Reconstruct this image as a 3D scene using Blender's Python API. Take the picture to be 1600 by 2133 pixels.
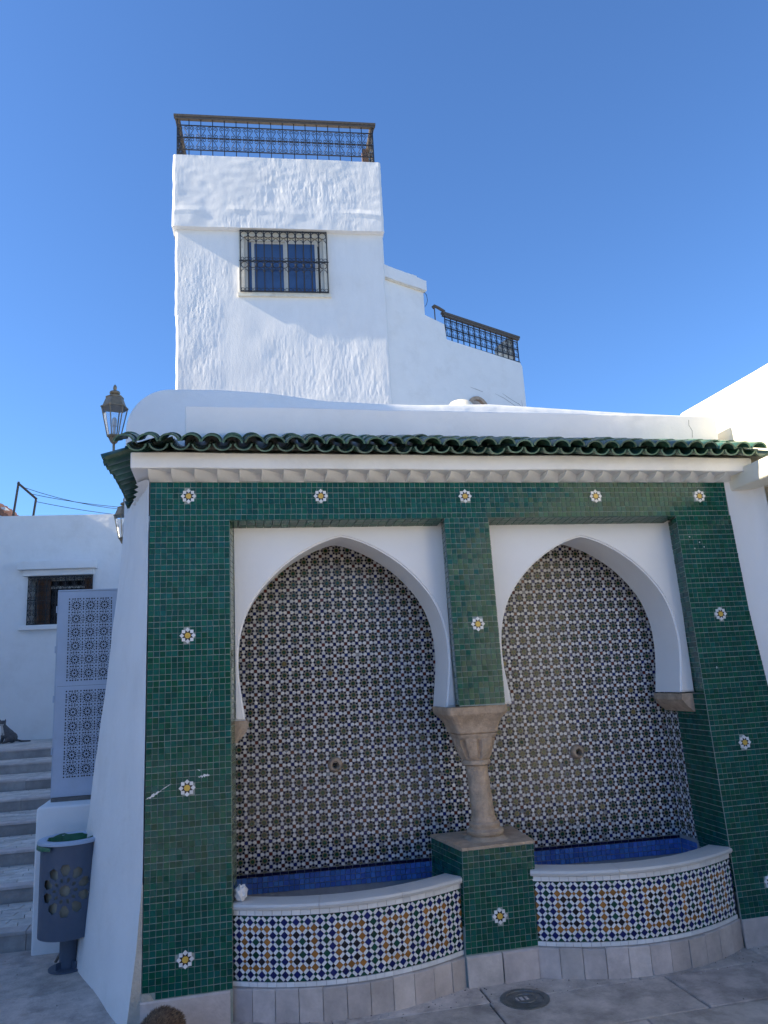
import bpy, bmesh, math, random
import numpy as np
from mathutils import Vector, Matrix, noise
random.seed(7); rng = np.random.default_rng(7)
R = math.radians
scene = bpy.context.scene
for o in list(bpy.data.objects): bpy.data.objects.remove(o)

# ------------------------------------------------------------------ camera
F_PX, PITCH, ROLL, YAW = 1580.0, R(12.25), R(3.15), R(12.5)
CAM = Vector((0, -4.4, 1.675))
fw = Vector((math.sin(YAW)*math.cos(PITCH), math.cos(YAW)*math.cos(PITCH), math.sin(PITCH)))
rt0 = Vector((math.cos(YAW), -math.sin(YAW), 0)); up0 = rt0.cross(fw)
rt = rt0*math.cos(ROLL) - up0*math.sin(ROLL); up = up0*math.cos(ROLL) + rt0*math.sin(ROLL)
cd = bpy.data.cameras.new('camera'); cam = bpy.data.objects.new('camera', cd)
scene.collection.objects.link(cam); scene.camera = cam
cam.matrix_world = Matrix(((rt.x, up.x, -fw.x, CAM.x), (rt.y, up.y, -fw.y, CAM.y), (rt.z, up.z, -fw.z, CAM.z), (0, 0, 0, 1)))
cd.sensor_fit = 'VERTICAL'; cd.sensor_height = 24; cd.lens = F_PX/2133*24
cd.clip_start = .05; cd.clip_end = 500

# ------------------------------------------------------------------ light
SUN_EL, SUN_B = R(32), R(-.8)          # sun to the left, almost parallel to the facade
to_sun = Vector((-math.cos(SUN_B)*math.cos(SUN_EL), -math.sin(SUN_B)*math.cos(SUN_EL), math.sin(SUN_EL)))
w = bpy.data.worlds.new('World'); scene.world = w; w.use_nodes = True
nt = w.node_tree; bg = nt.nodes['Background']
sky = nt.nodes.new('ShaderNodeTexSky'); sky.sky_type = 'NISHITA'; sky.sun_disc = False
sky.sun_elevation = SUN_EL; sky.sun_rotation = math.atan2(to_sun.x, to_sun.y)
sky.altitude = 0; sky.air_density = 1.0; sky.dust_density = .2; sky.ozone_density = 10.0
nt.links.new(sky.outputs[0], bg.inputs[0]); bg.inputs[1].default_value = .105
sd = bpy.data.lights.new('sun', 'SUN'); sd.energy = 5.0; sd.angle = R(.5); sd.color = (1, .86, .62)
so = bpy.data.objects.new('sun', sd); scene.collection.objects.link(so)
so.rotation_euler = to_sun.to_track_quat('Z', 'Y').to_euler(); so.location = (-10, 0, 20)
vs = scene.view_settings; vs.view_transform = 'Standard'; vs.look = 'None'; vs.exposure = 1.3; vs.gamma = 1; vs.use_curve_mapping = False
scene.cycles.max_bounces = 8; scene.cycles.diffuse_bounces = 5

# ------------------------------------------------------------------ helpers
COL = scene.collection
WM = {}                                    # world matrix of every parent
def link(o, parent=None, world=None):
    COL.objects.link(o)
    m = world or Matrix.Identity(4)
    if parent is not None:
        o.parent = parent; o.matrix_parent_inverse = WM[parent].inverted()
    o.matrix_basis = m; WM[o] = m
    return o
def tag(o, label=None, cat=None, group=None, kind=None):
    if label: o['label'] = label
    if cat: o['category'] = cat
    if group: o['group'] = group
    if kind: o['kind'] = kind
    return o
def thing(name, label, cat, loc=(0, 0, 0), group=None):
    o = bpy.data.objects.new(name, None); o.empty_display_size = .1
    link(o, None, Matrix.Translation(loc)); return tag(o, label, cat, group)
def mesh(name, v, f, smooth=False):
    me = bpy.data.meshes.new(name); me.from_pydata([tuple(a) for a in v], [], f); me.update()
    if smooth: shade(me, smooth)
    return me
def shade(me, ang):
    me.polygons.foreach_set('use_smooth', [True]*len(me.polygons))
    if ang is not True: me.set_sharp_from_angle(angle=R(ang))
def obj(name, me, mat=None, parent=None, world=None, kind=None):
    o = bpy.data.objects.new(name, me)
    if mat is not None and not me.materials:
        for m in (mat if isinstance(mat, (list, tuple)) else [mat]): me.materials.append(m)
    link(o, parent, world)
    if kind: o['kind'] = kind
    return o
class MB:                                   # mesh collector
    def __init__(s): s.v = []; s.f = []; s.m = []
    def add(s, v, f, m=0):
        n = len(s.v); s.v += [tuple(a) for a in v]; s.f += [tuple(i+n for i in q) for q in f]; s.m += [m]*len(f); return s
    def box(s, a, b, m=0):
        x0, y0, z0 = a; x1, y1, z1 = b
        return s.add([(x0,y0,z0),(x1,y0,z0),(x1,y1,z0),(x0,y1,z0),(x0,y0,z1),(x1,y0,z1),(x1,y1,z1),(x0,y1,z1)],
                     [(0,3,2,1),(4,5,6,7),(0,1,5,4),(1,2,6,5),(2,3,7,6),(3,0,4,7)], m)
    def tube(s, pts, r, n=6, m=0, cap=True):
        pts = [Vector(p) for p in pts]; rs = r if isinstance(r, (list, tuple)) else [r]*len(pts)
        base = len(s.v); prev = None
        for i, p in enumerate(pts):
            t = (pts[min(i+1, len(pts)-1)] - pts[max(i-1, 0)]).normalized()
            if prev is None: a = t.orthogonal().normalized()
            else: a = (prev - t*prev.dot(t)).normalized()
            prev = a; b = t.cross(a)
            for k in range(n):
                th = 2*math.pi*k/n; s.v.append(tuple(p + (a*math.cos(th) + b*math.sin(th))*rs[i]))
        for i in range(len(pts)-1):
            for k in range(n):
                q = base+i*n; s.f.append((q+k, q+(k+1) % n, q+n+(k+1) % n, q+n+k)); s.m.append(m)
        if cap:
            s.f.append(tuple(base+k for k in range(n))[::-1]); s.m.append(m)
            s.f.append(tuple(base+(len(pts)-1)*n+k for k in range(n))); s.m.append(m)
        return s
    def lathe(s, prof, c=(0, 0, 0), n=24, m=0):
        base = len(s.v)
        for r, z in prof:
            for k in range(n):
                th = 2*math.pi*k/n; s.v.append((c[0]+r*math.cos(th), c[1]+r*math.sin(th), c[2]+z))
        for i in range(len(prof)-1):
            for k in range(n):
                q = base+i*n; s.f.append((q+k, q+(k+1) % n, q+n+(k+1) % n, q+n+k)); s.m.append(m)
        return s
    def mesh(s, name, smooth=False):
        me = mesh(name, s.v, s.f); me.polygons.foreach_set('material_index', s.m)
        if smooth: shade(me, smooth)
        return me
    def obj(s, name, mat, parent=None, smooth=False, world=None, kind=None):
        return obj(name, s.mesh(name, smooth), mat, parent, world, kind)
def soft_box(name, a, b, mat, parent=None, bev=.02, cuts=0, amp=0, seed=0, world=None, kind=None, warp=None):
    """box with rounded edges and hand-made wobble"""
    bm = bmesh.new(); bmesh.ops.create_cube(bm, size=1)
    sx, sy, sz = (b[0]-a[0]), (b[1]-a[1]), (b[2]-a[2])
    for v in bm.verts: v.co = Vector((a[0]+(v.co.x+.5)*sx, a[1]+(v.co.y+.5)*sy, a[2]+(v.co.z+.5)*sz))
    if bev: bmesh.ops.bevel(bm, geom=list(bm.edges), offset=bev, segments=3, affect='EDGES', profile=.6)
    if cuts:
        for ax in range(3):
            lo, hi = a[ax], b[ax]; k = max(1, int((hi-lo)/cuts))
            for i in range(1, k):
                nv = Vector((0, 0, 0)); nv[ax] = 1; co = Vector((0, 0, 0)); co[ax] = lo+(hi-lo)*i/k
                bmesh.ops.bisect_plane(bm, geom=bm.verts[:]+bm.edges[:]+bm.faces[:], plane_co=co, plane_no=nv)
    bm.normal_update()
    if amp:
        for v in bm.verts:
            q = v.co*1.7 + Vector((seed*7.3, seed*3.1, seed))
            v.co += Vector((noise.noise(q), noise.noise(q+Vector((31, 0, 0))), noise.noise(q+Vector((0, 57, 0)))))*amp
    if warp:
        for v in bm.verts: v.co = Vector(warp(v.co))
    me = bpy.data.meshes.new(name); bm.to_mesh(me); bm.free(); shade(me, 35)
    return obj(name, me, mat, parent, world, kind)
def evaluated(o, name):
    dg = bpy.context.evaluated_depsgraph_get(); me = bpy.data.meshes.new_from_object(o.evaluated_get(dg)); me.name = name
    return me
def holed_sheet(name, outer, holes, thick):
    """flat sheet in xz with real holes"""
    cu = bpy.data.curves.new(name, 'CURVE'); cu.dimensions = '2D'; cu.fill_mode = 'BOTH'; cu.extrude = thick/2
    for poly in [outer]+holes:
        sp = cu.splines.new('POLY'); sp.points.add(len(poly)-1); sp.use_cyclic_u = True
        for p, q in zip(sp.points, poly): p.co = (q[0], q[1], 0, 1)
    o = bpy.data.objects.new(name, cu); COL.objects.link(o)
    bpy.context.view_layer.update(); me = evaluated(o, name); bpy.data.objects.remove(o)
    for v in me.vertices: v.co = Vector((v.co.x, -v.co.z, v.co.y))
    me.materials.clear()
    return me
def voxel_body(name, blobs, vox, mat_fn, mats, smooth=6):
    """one continuous animal body from tapered capsules"""
    bm = bmesh.new()
    for p, q, r0, r1 in blobs:
        p, q = Vector(p), Vector(q); n = max(2, int((p-q).length/(min(r0, r1)*.5))+1)
        for i in range(n):
            t = i/(n-1); m = Matrix.Translation(p.lerp(q, t))
            bmesh.ops.create_icosphere(bm, subdivisions=2, radius=r0+(r1-r0)*t, matrix=m)
    me = bpy.data.meshes.new(name); bm.to_mesh(me); bm.free()
    o = bpy.data.objects.new(name, me); COL.objects.link(o)
    m = o.modifiers.new('r', 'REMESH'); m.mode = 'VOXEL'; m.voxel_size = vox
    s = o.modifiers.new('s', 'SMOOTH'); s.iterations = smooth; s.factor = .5
    bpy.context.view_layer.update(); res = evaluated(o, name); bpy.data.objects.remove(o)
    res.materials.clear()
    for mt in mats: res.materials.append(mt)
    for p in res.polygons: p.material_index = mat_fn(p.center, p.normal); p.use_smooth = True
    return res

# ------------------------------------------------------------------ materials
def mat(name, col, rough=.6, var=.12, scale=6, bump=.15, bscale=40, metal=0, spec=.5, island=0, hue=0, coat=0, stain=None, stain_amt=.35, stain_scale=2.5, bdist=.01, stretch=None, waves=0, wscale=3):
    m = bpy.data.materials.new(name); m.use_nodes = True; t = m.node_tree; N = t.nodes; L = t.links
    b = N['Principled BSDF']; tc = N.new('ShaderNodeTexCoord')
    src = tc.outputs['Object']
    if stretch:
        mp = N.new('ShaderNodeMapping'); mp.inputs['Scale'].default_value = stretch; L.new(src, mp.inputs[0]); src = mp.outputs[0]
    n1 = N.new('ShaderNodeTexNoise'); n1.inputs['Scale'].default_value = scale; n1.inputs['Detail'].default_value = 6; n1.inputs['Roughness'].default_value = .65
    L.new(src, n1.inputs['Vector'])
    rp = N.new('ShaderNodeMapRange'); rp.inputs[1].default_value = .3; rp.inputs[2].default_value = .7; rp.inputs[3].default_value = 1-var; rp.inputs[4].default_value = 1+var
    L.new(n1.outputs[0], rp.inputs[0])
    hs = N.new('ShaderNodeHueSaturation'); hs.inputs['Color'].default_value = (*col, 1)
    L.new(rp.outputs[0], hs.inputs['Value']); cur = hs.outputs[0]
    if island:
        g = N.new('ShaderNodeNewGeometry'); oi = N.new('ShaderNodeObjectInfo')
        ad = N.new('ShaderNodeMath'); ad.operation = 'ADD'; L.new(g.outputs['Random Per Island'], ad.inputs[0]); L.new(oi.outputs['Random'], ad.inputs[1])
        wn = N.new('ShaderNodeTexWhiteNoise'); wn.noise_dimensions = '1D'; L.new(ad.outputs[0], wn.inputs['W'])
        sp = N.new('ShaderNodeSeparateColor'); L.new(wn.outputs['Color'], sp.inputs[0])
        r1 = N.new('ShaderNodeMapRange'); r1.inputs[3].default_value = 1-island; r1.inputs[4].default_value = 1+island*1.3; L.new(sp.outputs[0], r1.inputs[0])
        r2 = N.new('ShaderNodeMapRange'); r2.inputs[3].default_value = .5-hue; r2.inputs[4].default_value = .5+hue; L.new(sp.outputs[1], r2.inputs[0])
        h2 = N.new('ShaderNodeHueSaturation'); L.new(cur, h2.inputs['Color']); L.new(r1.outputs[0], h2.inputs['Value']); L.new(r2.outputs[0], h2.inputs['Hue']); cur = h2.outputs[0]
    if stain:
        n3 = N.new('ShaderNodeTexNoise'); n3.inputs['Scale'].default_value = stain_scale; n3.inputs['Detail'].default_value = 8; n3.inputs['Roughness'].default_value = .7
        L.new(tc.outputs['Object'], n3.inputs['Vector'])
        r3 = N.new('ShaderNodeMapRange'); r3.inputs[1].default_value = .5; r3.inputs[2].default_value = .72; r3.inputs[4].default_value = stain_amt; L.new(n3.outputs[0], r3.inputs[0])
        mx = N.new('ShaderNodeMix'); mx.data_type = 'RGBA'; L.new(r3.outputs[0], mx.inputs[0]); L.new(cur, mx.inputs[6]); mx.inputs[7].default_value = (*stain, 1); cur = mx.outputs[2]
    L.new(cur, b.inputs['Base Color'])
    b.inputs['Roughness'].default_value = rough; b.inputs['Metallic'].default_value = metal; b.inputs['Specular IOR Level'].default_value = spec
    if coat: b.inputs['Coat Weight'].default_value = coat; b.inputs['Coat Roughness'].default_value = .08
    rr = N.new('ShaderNodeMapRange'); rr.inputs[3].default_value = max(.02, rough*.8); rr.inputs[4].default_value = min(1, rough*1.25); L.new(n1.outputs[0], rr.inputs[0]); L.new(rr.outputs[0], b.inputs['Roughness'])
    if bump or waves:
        n2 = N.new('ShaderNodeTexNoise'); n2.inputs['Scale'].default_value = bscale; n2.inputs['Detail'].default_value = 5; L.new(src, n2.inputs['Vector'])
        bp = N.new('ShaderNodeBump'); bp.inputs['Strength'].default_value = bump; bp.inputs['Distance'].default_value = bdist; L.new(n2.outputs[0], bp.inputs['Height'])
        out = bp.outputs[0]
        if waves:
            n4 = N.new('ShaderNodeTexNoise'); n4.inputs['Scale'].default_value = wscale; n4.inputs['Detail'].default_value = 3; L.new(src, n4.inputs['Vector'])
            b2 = N.new('ShaderNodeBump'); b2.inputs['Strength'].default_value = waves; b2.inputs['Distance'].default_value = .05; L.new(n4.outputs[0], b2.inputs['Height']); L.new(out, b2.inputs['Normal']); out = b2.outputs[0]
        L.new(out, b.inputs['Normal'])
    return m
WHITE = mat('white_limewash', (.80, .80, .79), .85, .03, 3, .35, 55, bdist=.004, waves=.5, wscale=2.4, stain=(.60, .585, .55), stain_amt=.34, stain_scale=1.9)
WHITE_R = mat('white_rough_plaster', (.74, .74, .735), .85, .03, 4, .5, 70, bdist=.006, stretch=(1, 1, .35), stain=(.62, .62, .61), stain_amt=.4, stain_scale=1.3)
WHITE_S = mat('white_smooth_plaster', (.80, .80, .80), .7, .02, 3, .25, 30, bdist=.003, waves=.25, wscale=3)
CREAM = mat('cream_coping', (.70, .66, .56), .8, .12, 8, .4, 50, stain=(.45, .38, .28), stain_amt=.5)
MORTAR = mat('beige_mortar', (.47, .44, .38), .9, .18, 9, .8, 70, stain=(.30, .27, .22), stain_amt=.5)
GROUT = mat('tile_grout', (.27, .32, .30), .9, .15, 20, .4, 200)
GROUTW = mat('pale_grout', (.30, .30, .30), .9, .15, 20, .4, 200)
GREEN = mat('green_glazed_tile', (.005, .073, .054), .13, .18, 30, .10, 60, spec=.24, island=.24, hue=.028, bdist=.003)
GREEN_LIT = mat('green_tile_lit', (.10, .15, .095), .15, .2, 30, .12, 60, island=.22, hue=.02, bdist=.003)  # green tile with reflected light put into its colour, for right-facing reveals
ROOF = mat('dark_green_roof_tile', (.030, .100, .072), .38, .4, 14, .3, 60, spec=.5, island=.3, hue=.02, stain=(.20, .22, .17), stain_amt=.6, stain_scale=12, bdist=.005)
TWHITE = mat('white_glazed_tile', (.70, .71, .72), .16, .05, 30, .08, 60, island=.08, bdist=.003)
TNAVY = mat('navy_glazed_tile', (.008, .009, .036), .14, .2, 30, .08, 60, spec=.35, island=.3, bdist=.003)
TBLUE = mat('cobalt_glazed_tile', (.010, .016, .095), .14, .2, 30, .08, 60, spec=.35, island=.25, bdist=.003)
TBLACK = mat('black_glazed_tile', (.012, .011, .016), .14, .2, 30, .08, 60, island=.3, bdist=.003)
TGREEN = mat('bottle_green_tile', (.010, .052, .036), .14, .2, 30, .08, 60, spec=.35, island=.3, bdist=.003)
TAMBER = mat('amber_glazed_tile', (.26, .115, .028), .16, .2, 30, .08, 60, island=.25, bdist=.003)
TRED = mat('oxblood_glazed_tile', (.085, .022, .020), .16, .2, 30, .08, 60, spec=.35, island=.25, bdist=.003)
TYEL = mat('mustard_glazed_tile', (.22, .18, .075), .18, .15, 30, .08, 60, spec=.35, island=.12, bdist=.003)
TGOLD = mat('yellow_centre_tile', (.62, .40, .07), .2, .1, 30, .08, 60)
BASIN = mat('basin_blue_tile', (.07, .155, .42), .14, .18, 30, .1, 60, island=.18, hue=.01, bdist=.003)
MARBLE = mat('white_marble', (.56, .56, .55), .35, .10, 5, .1, 30, stain=(.36, .37, .38), stain_amt=.5, stain_scale=5)
STONE = mat('brown_sandstone', (.41, .31, .225), .9, .3, 16, .8, 90, bdist=.008, stain=(.44, .38, .29), stain_amt=.5, stain_scale=6)
SLAB = mat('grey_stone_slab', (.50, .445, .42), .75, .22, 7, .25, 60, island=.16, hue=.01, stain=(.32, .29, .27), stain_amt=.55, stain_scale=4)
PAVE = mat('paving_stone', (.50, .43, .38), .75, .36, 6, .6, 70, island=.14, hue=.008, stain=(.20, .17, .15), stain_amt=.85, stain_scale=4.2)
PAVER = mat('grey_paver', (.58, .55, .51), .85, .2, 12, .5, 90, island=.14, hue=.01, stain=(.22, .2, .18), stain_amt=.4)
PLAZA = mat('pale_plaza_stone', (.36, .35, .335), .85, .15, 2, .3, 40, stain=(.3, .28, .25), stain_amt=.4, stain_scale=.6)
WALL_REFL = mat('brown_reflection_wall', (.24, .165, .11), .95, .3, 1.2, .6, 12, stain=(.15, .10, .07), stain_amt=.5, stain_scale=.7)
RISER = mat('grey_riser_stone', (.33, .31, .295), .8, .22, 7, .3, 60, island=.14, stain=(.2, .185, .17), stain_amt=.5, stain_scale=4)
JOINT = mat('dark_joint', (.15, .14, .13), .95, .2, 20, .5, 90)
IRON = mat('black_wrought_iron', (.022, .023, .026), .5, .3, 30, .3, 120, spec=.4)
BRONZE = mat('brown_handrail', (.09, .072, .055), .6, .3, 20, .3, 80)
LAMPM = mat('aged_brass_lamp', (.27, .205, .13), .42, .3, 25, .25, 90, metal=.3)
ALU = mat('cream_aluminium', (.62, .60, .54), .4, .06, 20, .05, 60)
GLASSB = mat('dark_window_glass', (.05, .10, .22), .04, .1, 3, .02, 4, spec=.8)
BLUEMET = mat('blue_grey_painted_steel', (.40, .475, .585), .45, .07, 6, .06, 60, stain=(.45, .44, .42), stain_amt=.25)
BINM = mat('slate_blue_steel', (.075, .10, .145), .42, .1, 9, .05, 60)
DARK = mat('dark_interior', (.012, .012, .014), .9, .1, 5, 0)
WOOD = mat('brown_shutter_wood', (.18, .088, .046), .65, .3, 12, .4, 60, stretch=(6, 6, 1))
BAGG = mat('green_plastic_bag', (.03, .14, .07), .3, .2, 20, .4, 40)
BAGC = mat('beige_plastic_liner', (.32, .30, .23), .5, .2, 15, .4, 30)
PAPER = mat('crumpled_white_paper', (.68, .68, .68), .8, .06, 30, .2, 90)
STEEL = mat('dull_drain_steel', (.22, .23, .23), .45, .3, 20, .3, 90, metal=.8)
CLOTH = mat('white_cloth', (.72, .72, .68), .9, .08, 9, .2, 80)
CARPET = mat('brown_rug', (.16, .10, .075), .95, .4, 40, .5, 90)
TERRA = mat('terracotta_tile', (.34, .16, .10), .85, .3, 12, .4, 60)
FURG = mat('grey_cat_fur', (.11, .105, .105), .9, .35, 40, .6, 160, stretch=(1, 1, 2))
FURW = mat('white_cat_fur', (.55, .51, .46), .9, .15, 40, .6, 160)
FURD = mat('dark_cat_markings', (.025, .022, .022), .85, .2, 40, .3, 160)
FURB = mat('brown_tabby_fur', (.13, .08, .048), .9, .7, 22, .9, 160, stretch=(3, 1, 1), stain=(.33, .23, .14), stain_amt=.8, stain_scale=18)
def glass_mat():
    m = bpy.data.materials.new('lantern_glass'); m.use_nodes = True; b = m.node_tree.nodes['Principled BSDF']
    b.inputs['Base Color'].default_value = (.9, .93, .95, 1); b.inputs['Roughness'].default_value = .05; b.inputs['Transmission Weight'].default_value = .92; b.inputs['IOR'].default_value = 1.05
    return m
LGLASS = glass_mat()

# ------------------------------------------------------------------ the setting
gv = MB(); gv.add([(-60, -60, -.03), (60, -60, -.03), (60, 60, -.03), (-60, 60, -.03)], [(0, 1, 2, 3)])
ground = gv.obj('ground', PLAZA); tag(ground, kind='structure')
def slab_box(x0, y0, x1, y1, z, t=.03, j=.0):
    m = MB(); b = .004
    jj = lambda: random.uniform(-j, j)
    c = [(x0+jj(), y0+jj()), (x1+jj(), y0+jj()), (x1+jj(), y1+jj()), (x0+jj(), y1+jj())]
    cx, cy = (x0+x1)/2, (y0+y1)/2
    ins = lambda p: (p[0]+(b if p[0] < cx else -b), p[1]+(b if p[1] < cy else -b))
    tl = [random.uniform(-.0025, .0025) for _ in range(4)]
    v = [(*p, z-t) for p in c]+[(*p, z-b) for p in c]+[(*ins(p), z+q) for p, q in zip(c, tl)]
    f = [(8, 9, 10, 11)]+[(i, (i+1) % 4, 4+(i+1) % 4, 4+i) for i in range(4)]+[(4+i, 4+(i+1) % 4, 8+(i+1) % 4, 8+i) for i in range(4)]
    return m.add(v, f)
MB().box((-6.8, -5.5, -.029), (6.2, 1.66, -.012)).obj('joint_bed', JOINT, ground)
y = -5.4; row = 0
far = MB()
while y < 1.62:
    h = random.choice([.42, .55, .62]); x = -4.6 - random.uniform(0, .5)
    while x < 6.0:
        wd = random.uniform(.65, 1.05)
        y1 = min(y+h, 1.645)
        s = slab_box(x+.005, y+.005, x+wd-.005, y1-.005, 0, .014, .004)
        if x+wd > -2.6 and x < 4.6 and y > -2.2: s.obj('paving_slab', PAVE, ground)
        else: far.add(s.v, s.f)
        x += wd
    y += h; row += 1
far.obj('distant_paving', PAVE, ground, kind='stuff')
gr = MB()
for k in range(900):
    x, y_ = random.uniform(-2.4, 4.2), random.uniform(-1.2, 1.5)
    if k % 2: y_ = random.gauss(-.12, .10); x = random.uniform(-.4, 3.4)
    r = random.uniform(.0015, .006); q = [(x+r*random.uniform(.5, 1.2)*math.cos(a), y_+r*random.uniform(.5, 1.2)*math.sin(a), .001) for a in (0, 1.3, 2.5, 3.8, 5)]
    gr.add(q+[(x, y_, .002+r*.7)], [(i, (i+1) % 5, 5) for i in range(5)], k % 3)
gr.obj('grit', [PAVER, JOINT, PLAZA], ground, kind='stuff')

# stairs on the left, eight low risers with deep paved treads
st = bpy.data.objects.new('stone_stairs', None); link(st, None, Matrix.Translation((-3, 1.65, 0))); tag(st, kind='structure')
RH, TR, SX0, SX1 = .1215, .80, -6.6, -.76
pm = MB()
for k in range(8):
    y0 = 1.66+k*TR; z0 = k*RH; z1 = z0+RH; depth = TR if k < 7 else 2.6
    MB().box((SX0, y0+.03, z0-.03), (SX1, y0+depth+.03, z1-.012)).obj('step_core', JOINT, st)
    x = SX0
    while x < SX1-.05:
        wd = min(random.uniform(.75, 1.0), SX1-x)
        MB().box((x+.002, y0, z0-.02), (x+wd-.002, y0+.032, z1-.003)).obj('riser_slab', RISER, st)
        s = slab_box(x+.002, y0-.012, x+wd-.002, y0+.12, z1, .022); s.obj('nosing_slab', SLAB, st)
        x += wd
    yy = y0+.125; r = 0
    while yy < y0+depth-.02:
        x = SX0 + (r % 2)*.1
        while x < SX1-.02:
            xe = min(x+.2, SX1); s_ = .016 if r % 2 else -.016; g = .003
            ye = min(yy+.095, y0+depth)
            P = [(x+g, yy+g), (xe-g, yy+g), (xe-g+s_, ye-g), (x+g+s_, ye-g)]
            dz = random.uniform(-.0015, .0015)
            v = [(*p, z1-.015) for p in P]+[(*p, z1+dz-.001) for p in P]
            f = [(4, 5, 6, 7), (0, 1, 5, 4), (1, 2, 6, 5), (2, 3, 7, 6), (3, 0, 4, 7)]
            if k < 3 and x > -2.2 and x < -1.1: MB().add(v, f).obj('paver', PAVER, st)
            else: pm.add(v, f)
            x += .2
        yy += .095; r += 1
pm.obj('stair_pavers', PAVER, st, kind='stuff')

# ------------------------------------------------------------------ the fountain
FT = thing('wall_fountain', 'white wall fountain with green tiled frame and two horseshoe arches', 'fountain', (1.5, .2, 0))
GP = .0320                                    # pitch of the square tiles
tiles = []                                    # (centre, verts8, material)
def tile_verts(O, U, V, N, u0, u1, v0, v1, h=.0028, tilt=.013, gap=.0012, jit=.0006):
    j = lambda: random.uniform(-jit, jit)
    a = [(u0+gap+j(), v0+gap+j()), (u1-gap+j(), v0+gap+j()), (u1-gap+j(), v1-gap+j()), (u0+gap+j(), v1-gap+j())]
    cu, cv = (u0+u1)/2, (v0+v1)/2; tu, tv = random.gauss(0, tilt), random.gauss(0, tilt); dh = random.uniform(-.0005, .0005)
    b = .0007
    base = [O+U*p+V*q for p, q in a]
    top = []
    for p, q in a:
        p2 = p+(b if p < cu else -b); q2 = q+(b if q < cv else -b)
        top.append(O+U*p2+V*q2+N*(h+dh+(p2-cu)*tu+(q2-cv)*tv))
    return base+top
TF = [(4, 5, 6, 7), (0, 1, 5, 4), (1, 2, 6, 5), (2, 3, 7, 6), (3, 0, 4, 7)]
STARS = [(-.176, 2.755), (.592, 2.753), (1.497, 2.749), (2.385, 2.746), (3.142, 2.744), (-.18, 1.958), (1.515, 1.956), (3.171, 1.957),
         (-.182, 1.154), (3.208, 1.153), (-.19, .324), (1.512, .336), (3.245, .341)]
def tile_field(O, U, V, N, left, right, v0, v1, m=None, stars=True, pu=GP, pv=GP, store=None, skip=None):
    store = tiles if store is None else store
    O, U, V, N = Vector(O), Vector(U).normalized(), Vector(V).normalized(), Vector(N).normalized()
    nv = max(1, round((v1-v0)/pv)); dv = (v1-v0)/nv
    for r in range(nv):
        va = v0+r*dv; vb = va+dv; vm = (va+vb)/2
        a, b = left(vm), right(vm); u = a; wob = .0008*math.sin(r*1.3)
        while u < b-.006:
            e = min(u+pu*random.uniform(.985, 1.015), b)
            if b-e < .008: e = b
            c = O+U*((u+e)/2)+V*vm
            ok = True
            if stars and abs(N.y) > .9:
                for sx, sz in STARS:
                    if (c.x-sx)**2+(c.z-sz)**2 < .036**2: ok = False
            if skip and skip(c): ok = False
            if ok: store.append((c, tile_verts(O+V*wob, U, V, N, u, e, va, vb), m or 0))
            u = e
X, Z, NY = (1, 0, 0), (0, 0, 1), (0, -1, 0)
def lerpf(z0, a0, z1, a1): return lambda z: a0+(a1-a0)*(z-z0)/(z1-z0)
def right_outer(z):
    pts = [(.1, 3.62), (.6, 3.555), (1.0, 3.503), (1.482, 3.442), (1.977, 3.389), (2.84, 3.347)]
    for (za, xa), (zb, xb) in zip(pts, pts[1:]):
        if z <= zb: return xa+(xb-xa)*(z-za)/(zb-za)
    return 3.347
Lp, Lr = lerpf(.16, -.401, 2.84, -.390), lerpf(.15, .046, 2.61, .054)
Rl = lerpf(.15, 3.015, 2.61, 2.950)
TB, TT, TI = .155, 2.838, 2.612
# backing walls (grout faces) ------------------------------------------------
gb = MB()
def prism(mb, poly, y0, y1, m=0, back=None):            # poly in xz, counter-clockwise seen from -y
    n = len(poly); v = [(x, y0, z) for x, z in poly]+[(x, y1, z) for x, z in (back or poly)]
    mb.add(v, [tuple(range(n)), tuple(range(2*n-1, n-1, -1))]+[(i, n+i, n+(i+1) % n, (i+1) % n) for i in range(n)], m)
prism(gb, [(-.401, 0), (.046, 0), (.054, TI), (-.390, TI)], 0, .45)
prism(gb, [(-.390, TI), (3.355, TI), (3.347, TT+.02), (-.390, TT+.02)], 0, .45)
prism(gb, [(3.015, 0), (3.62, 0), (3.555, .6), (3.442, 1.482), (3.389, 1.977), (3.355, TI), (2.950, TI)], 0, .50, back=[(3.17, 0), (3.62, 0), (3.555, .6), (3.442, 1.482), (3.389, 1.977), (3.355, TI), (3.17, TI)])
prism(gb, [(1.363, 1.482), (1.646, 1.476), (1.639, TI), (1.352, TI)], 0, .16, back=[(1.42, 1.482), (1.64, 1.476), (1.633, TI), (1.42, TI)])
frame = gb.obj('tile_frame', GROUT, FT)
tile_field((0, 0, 0), X, Z, NY, Lp, Lr, TB+.002, TI, skip=lambda c: c.x < -.345 and c.z < .185)
tile_field((0, 0, 0), X, Z, NY, lambda z: -.390, lambda z: 3.347, TI, TT)
tile_field((0, 0, 0), X, Z, NY, lerpf(1.48, 1.363, TI, 1.352), lerpf(1.48, 1.646, TI, 1.639), 1.486, TI)
tile_field((0, 0, 0), X, Z, NY, Rl, right_outer, TB-.01, TI)
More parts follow.
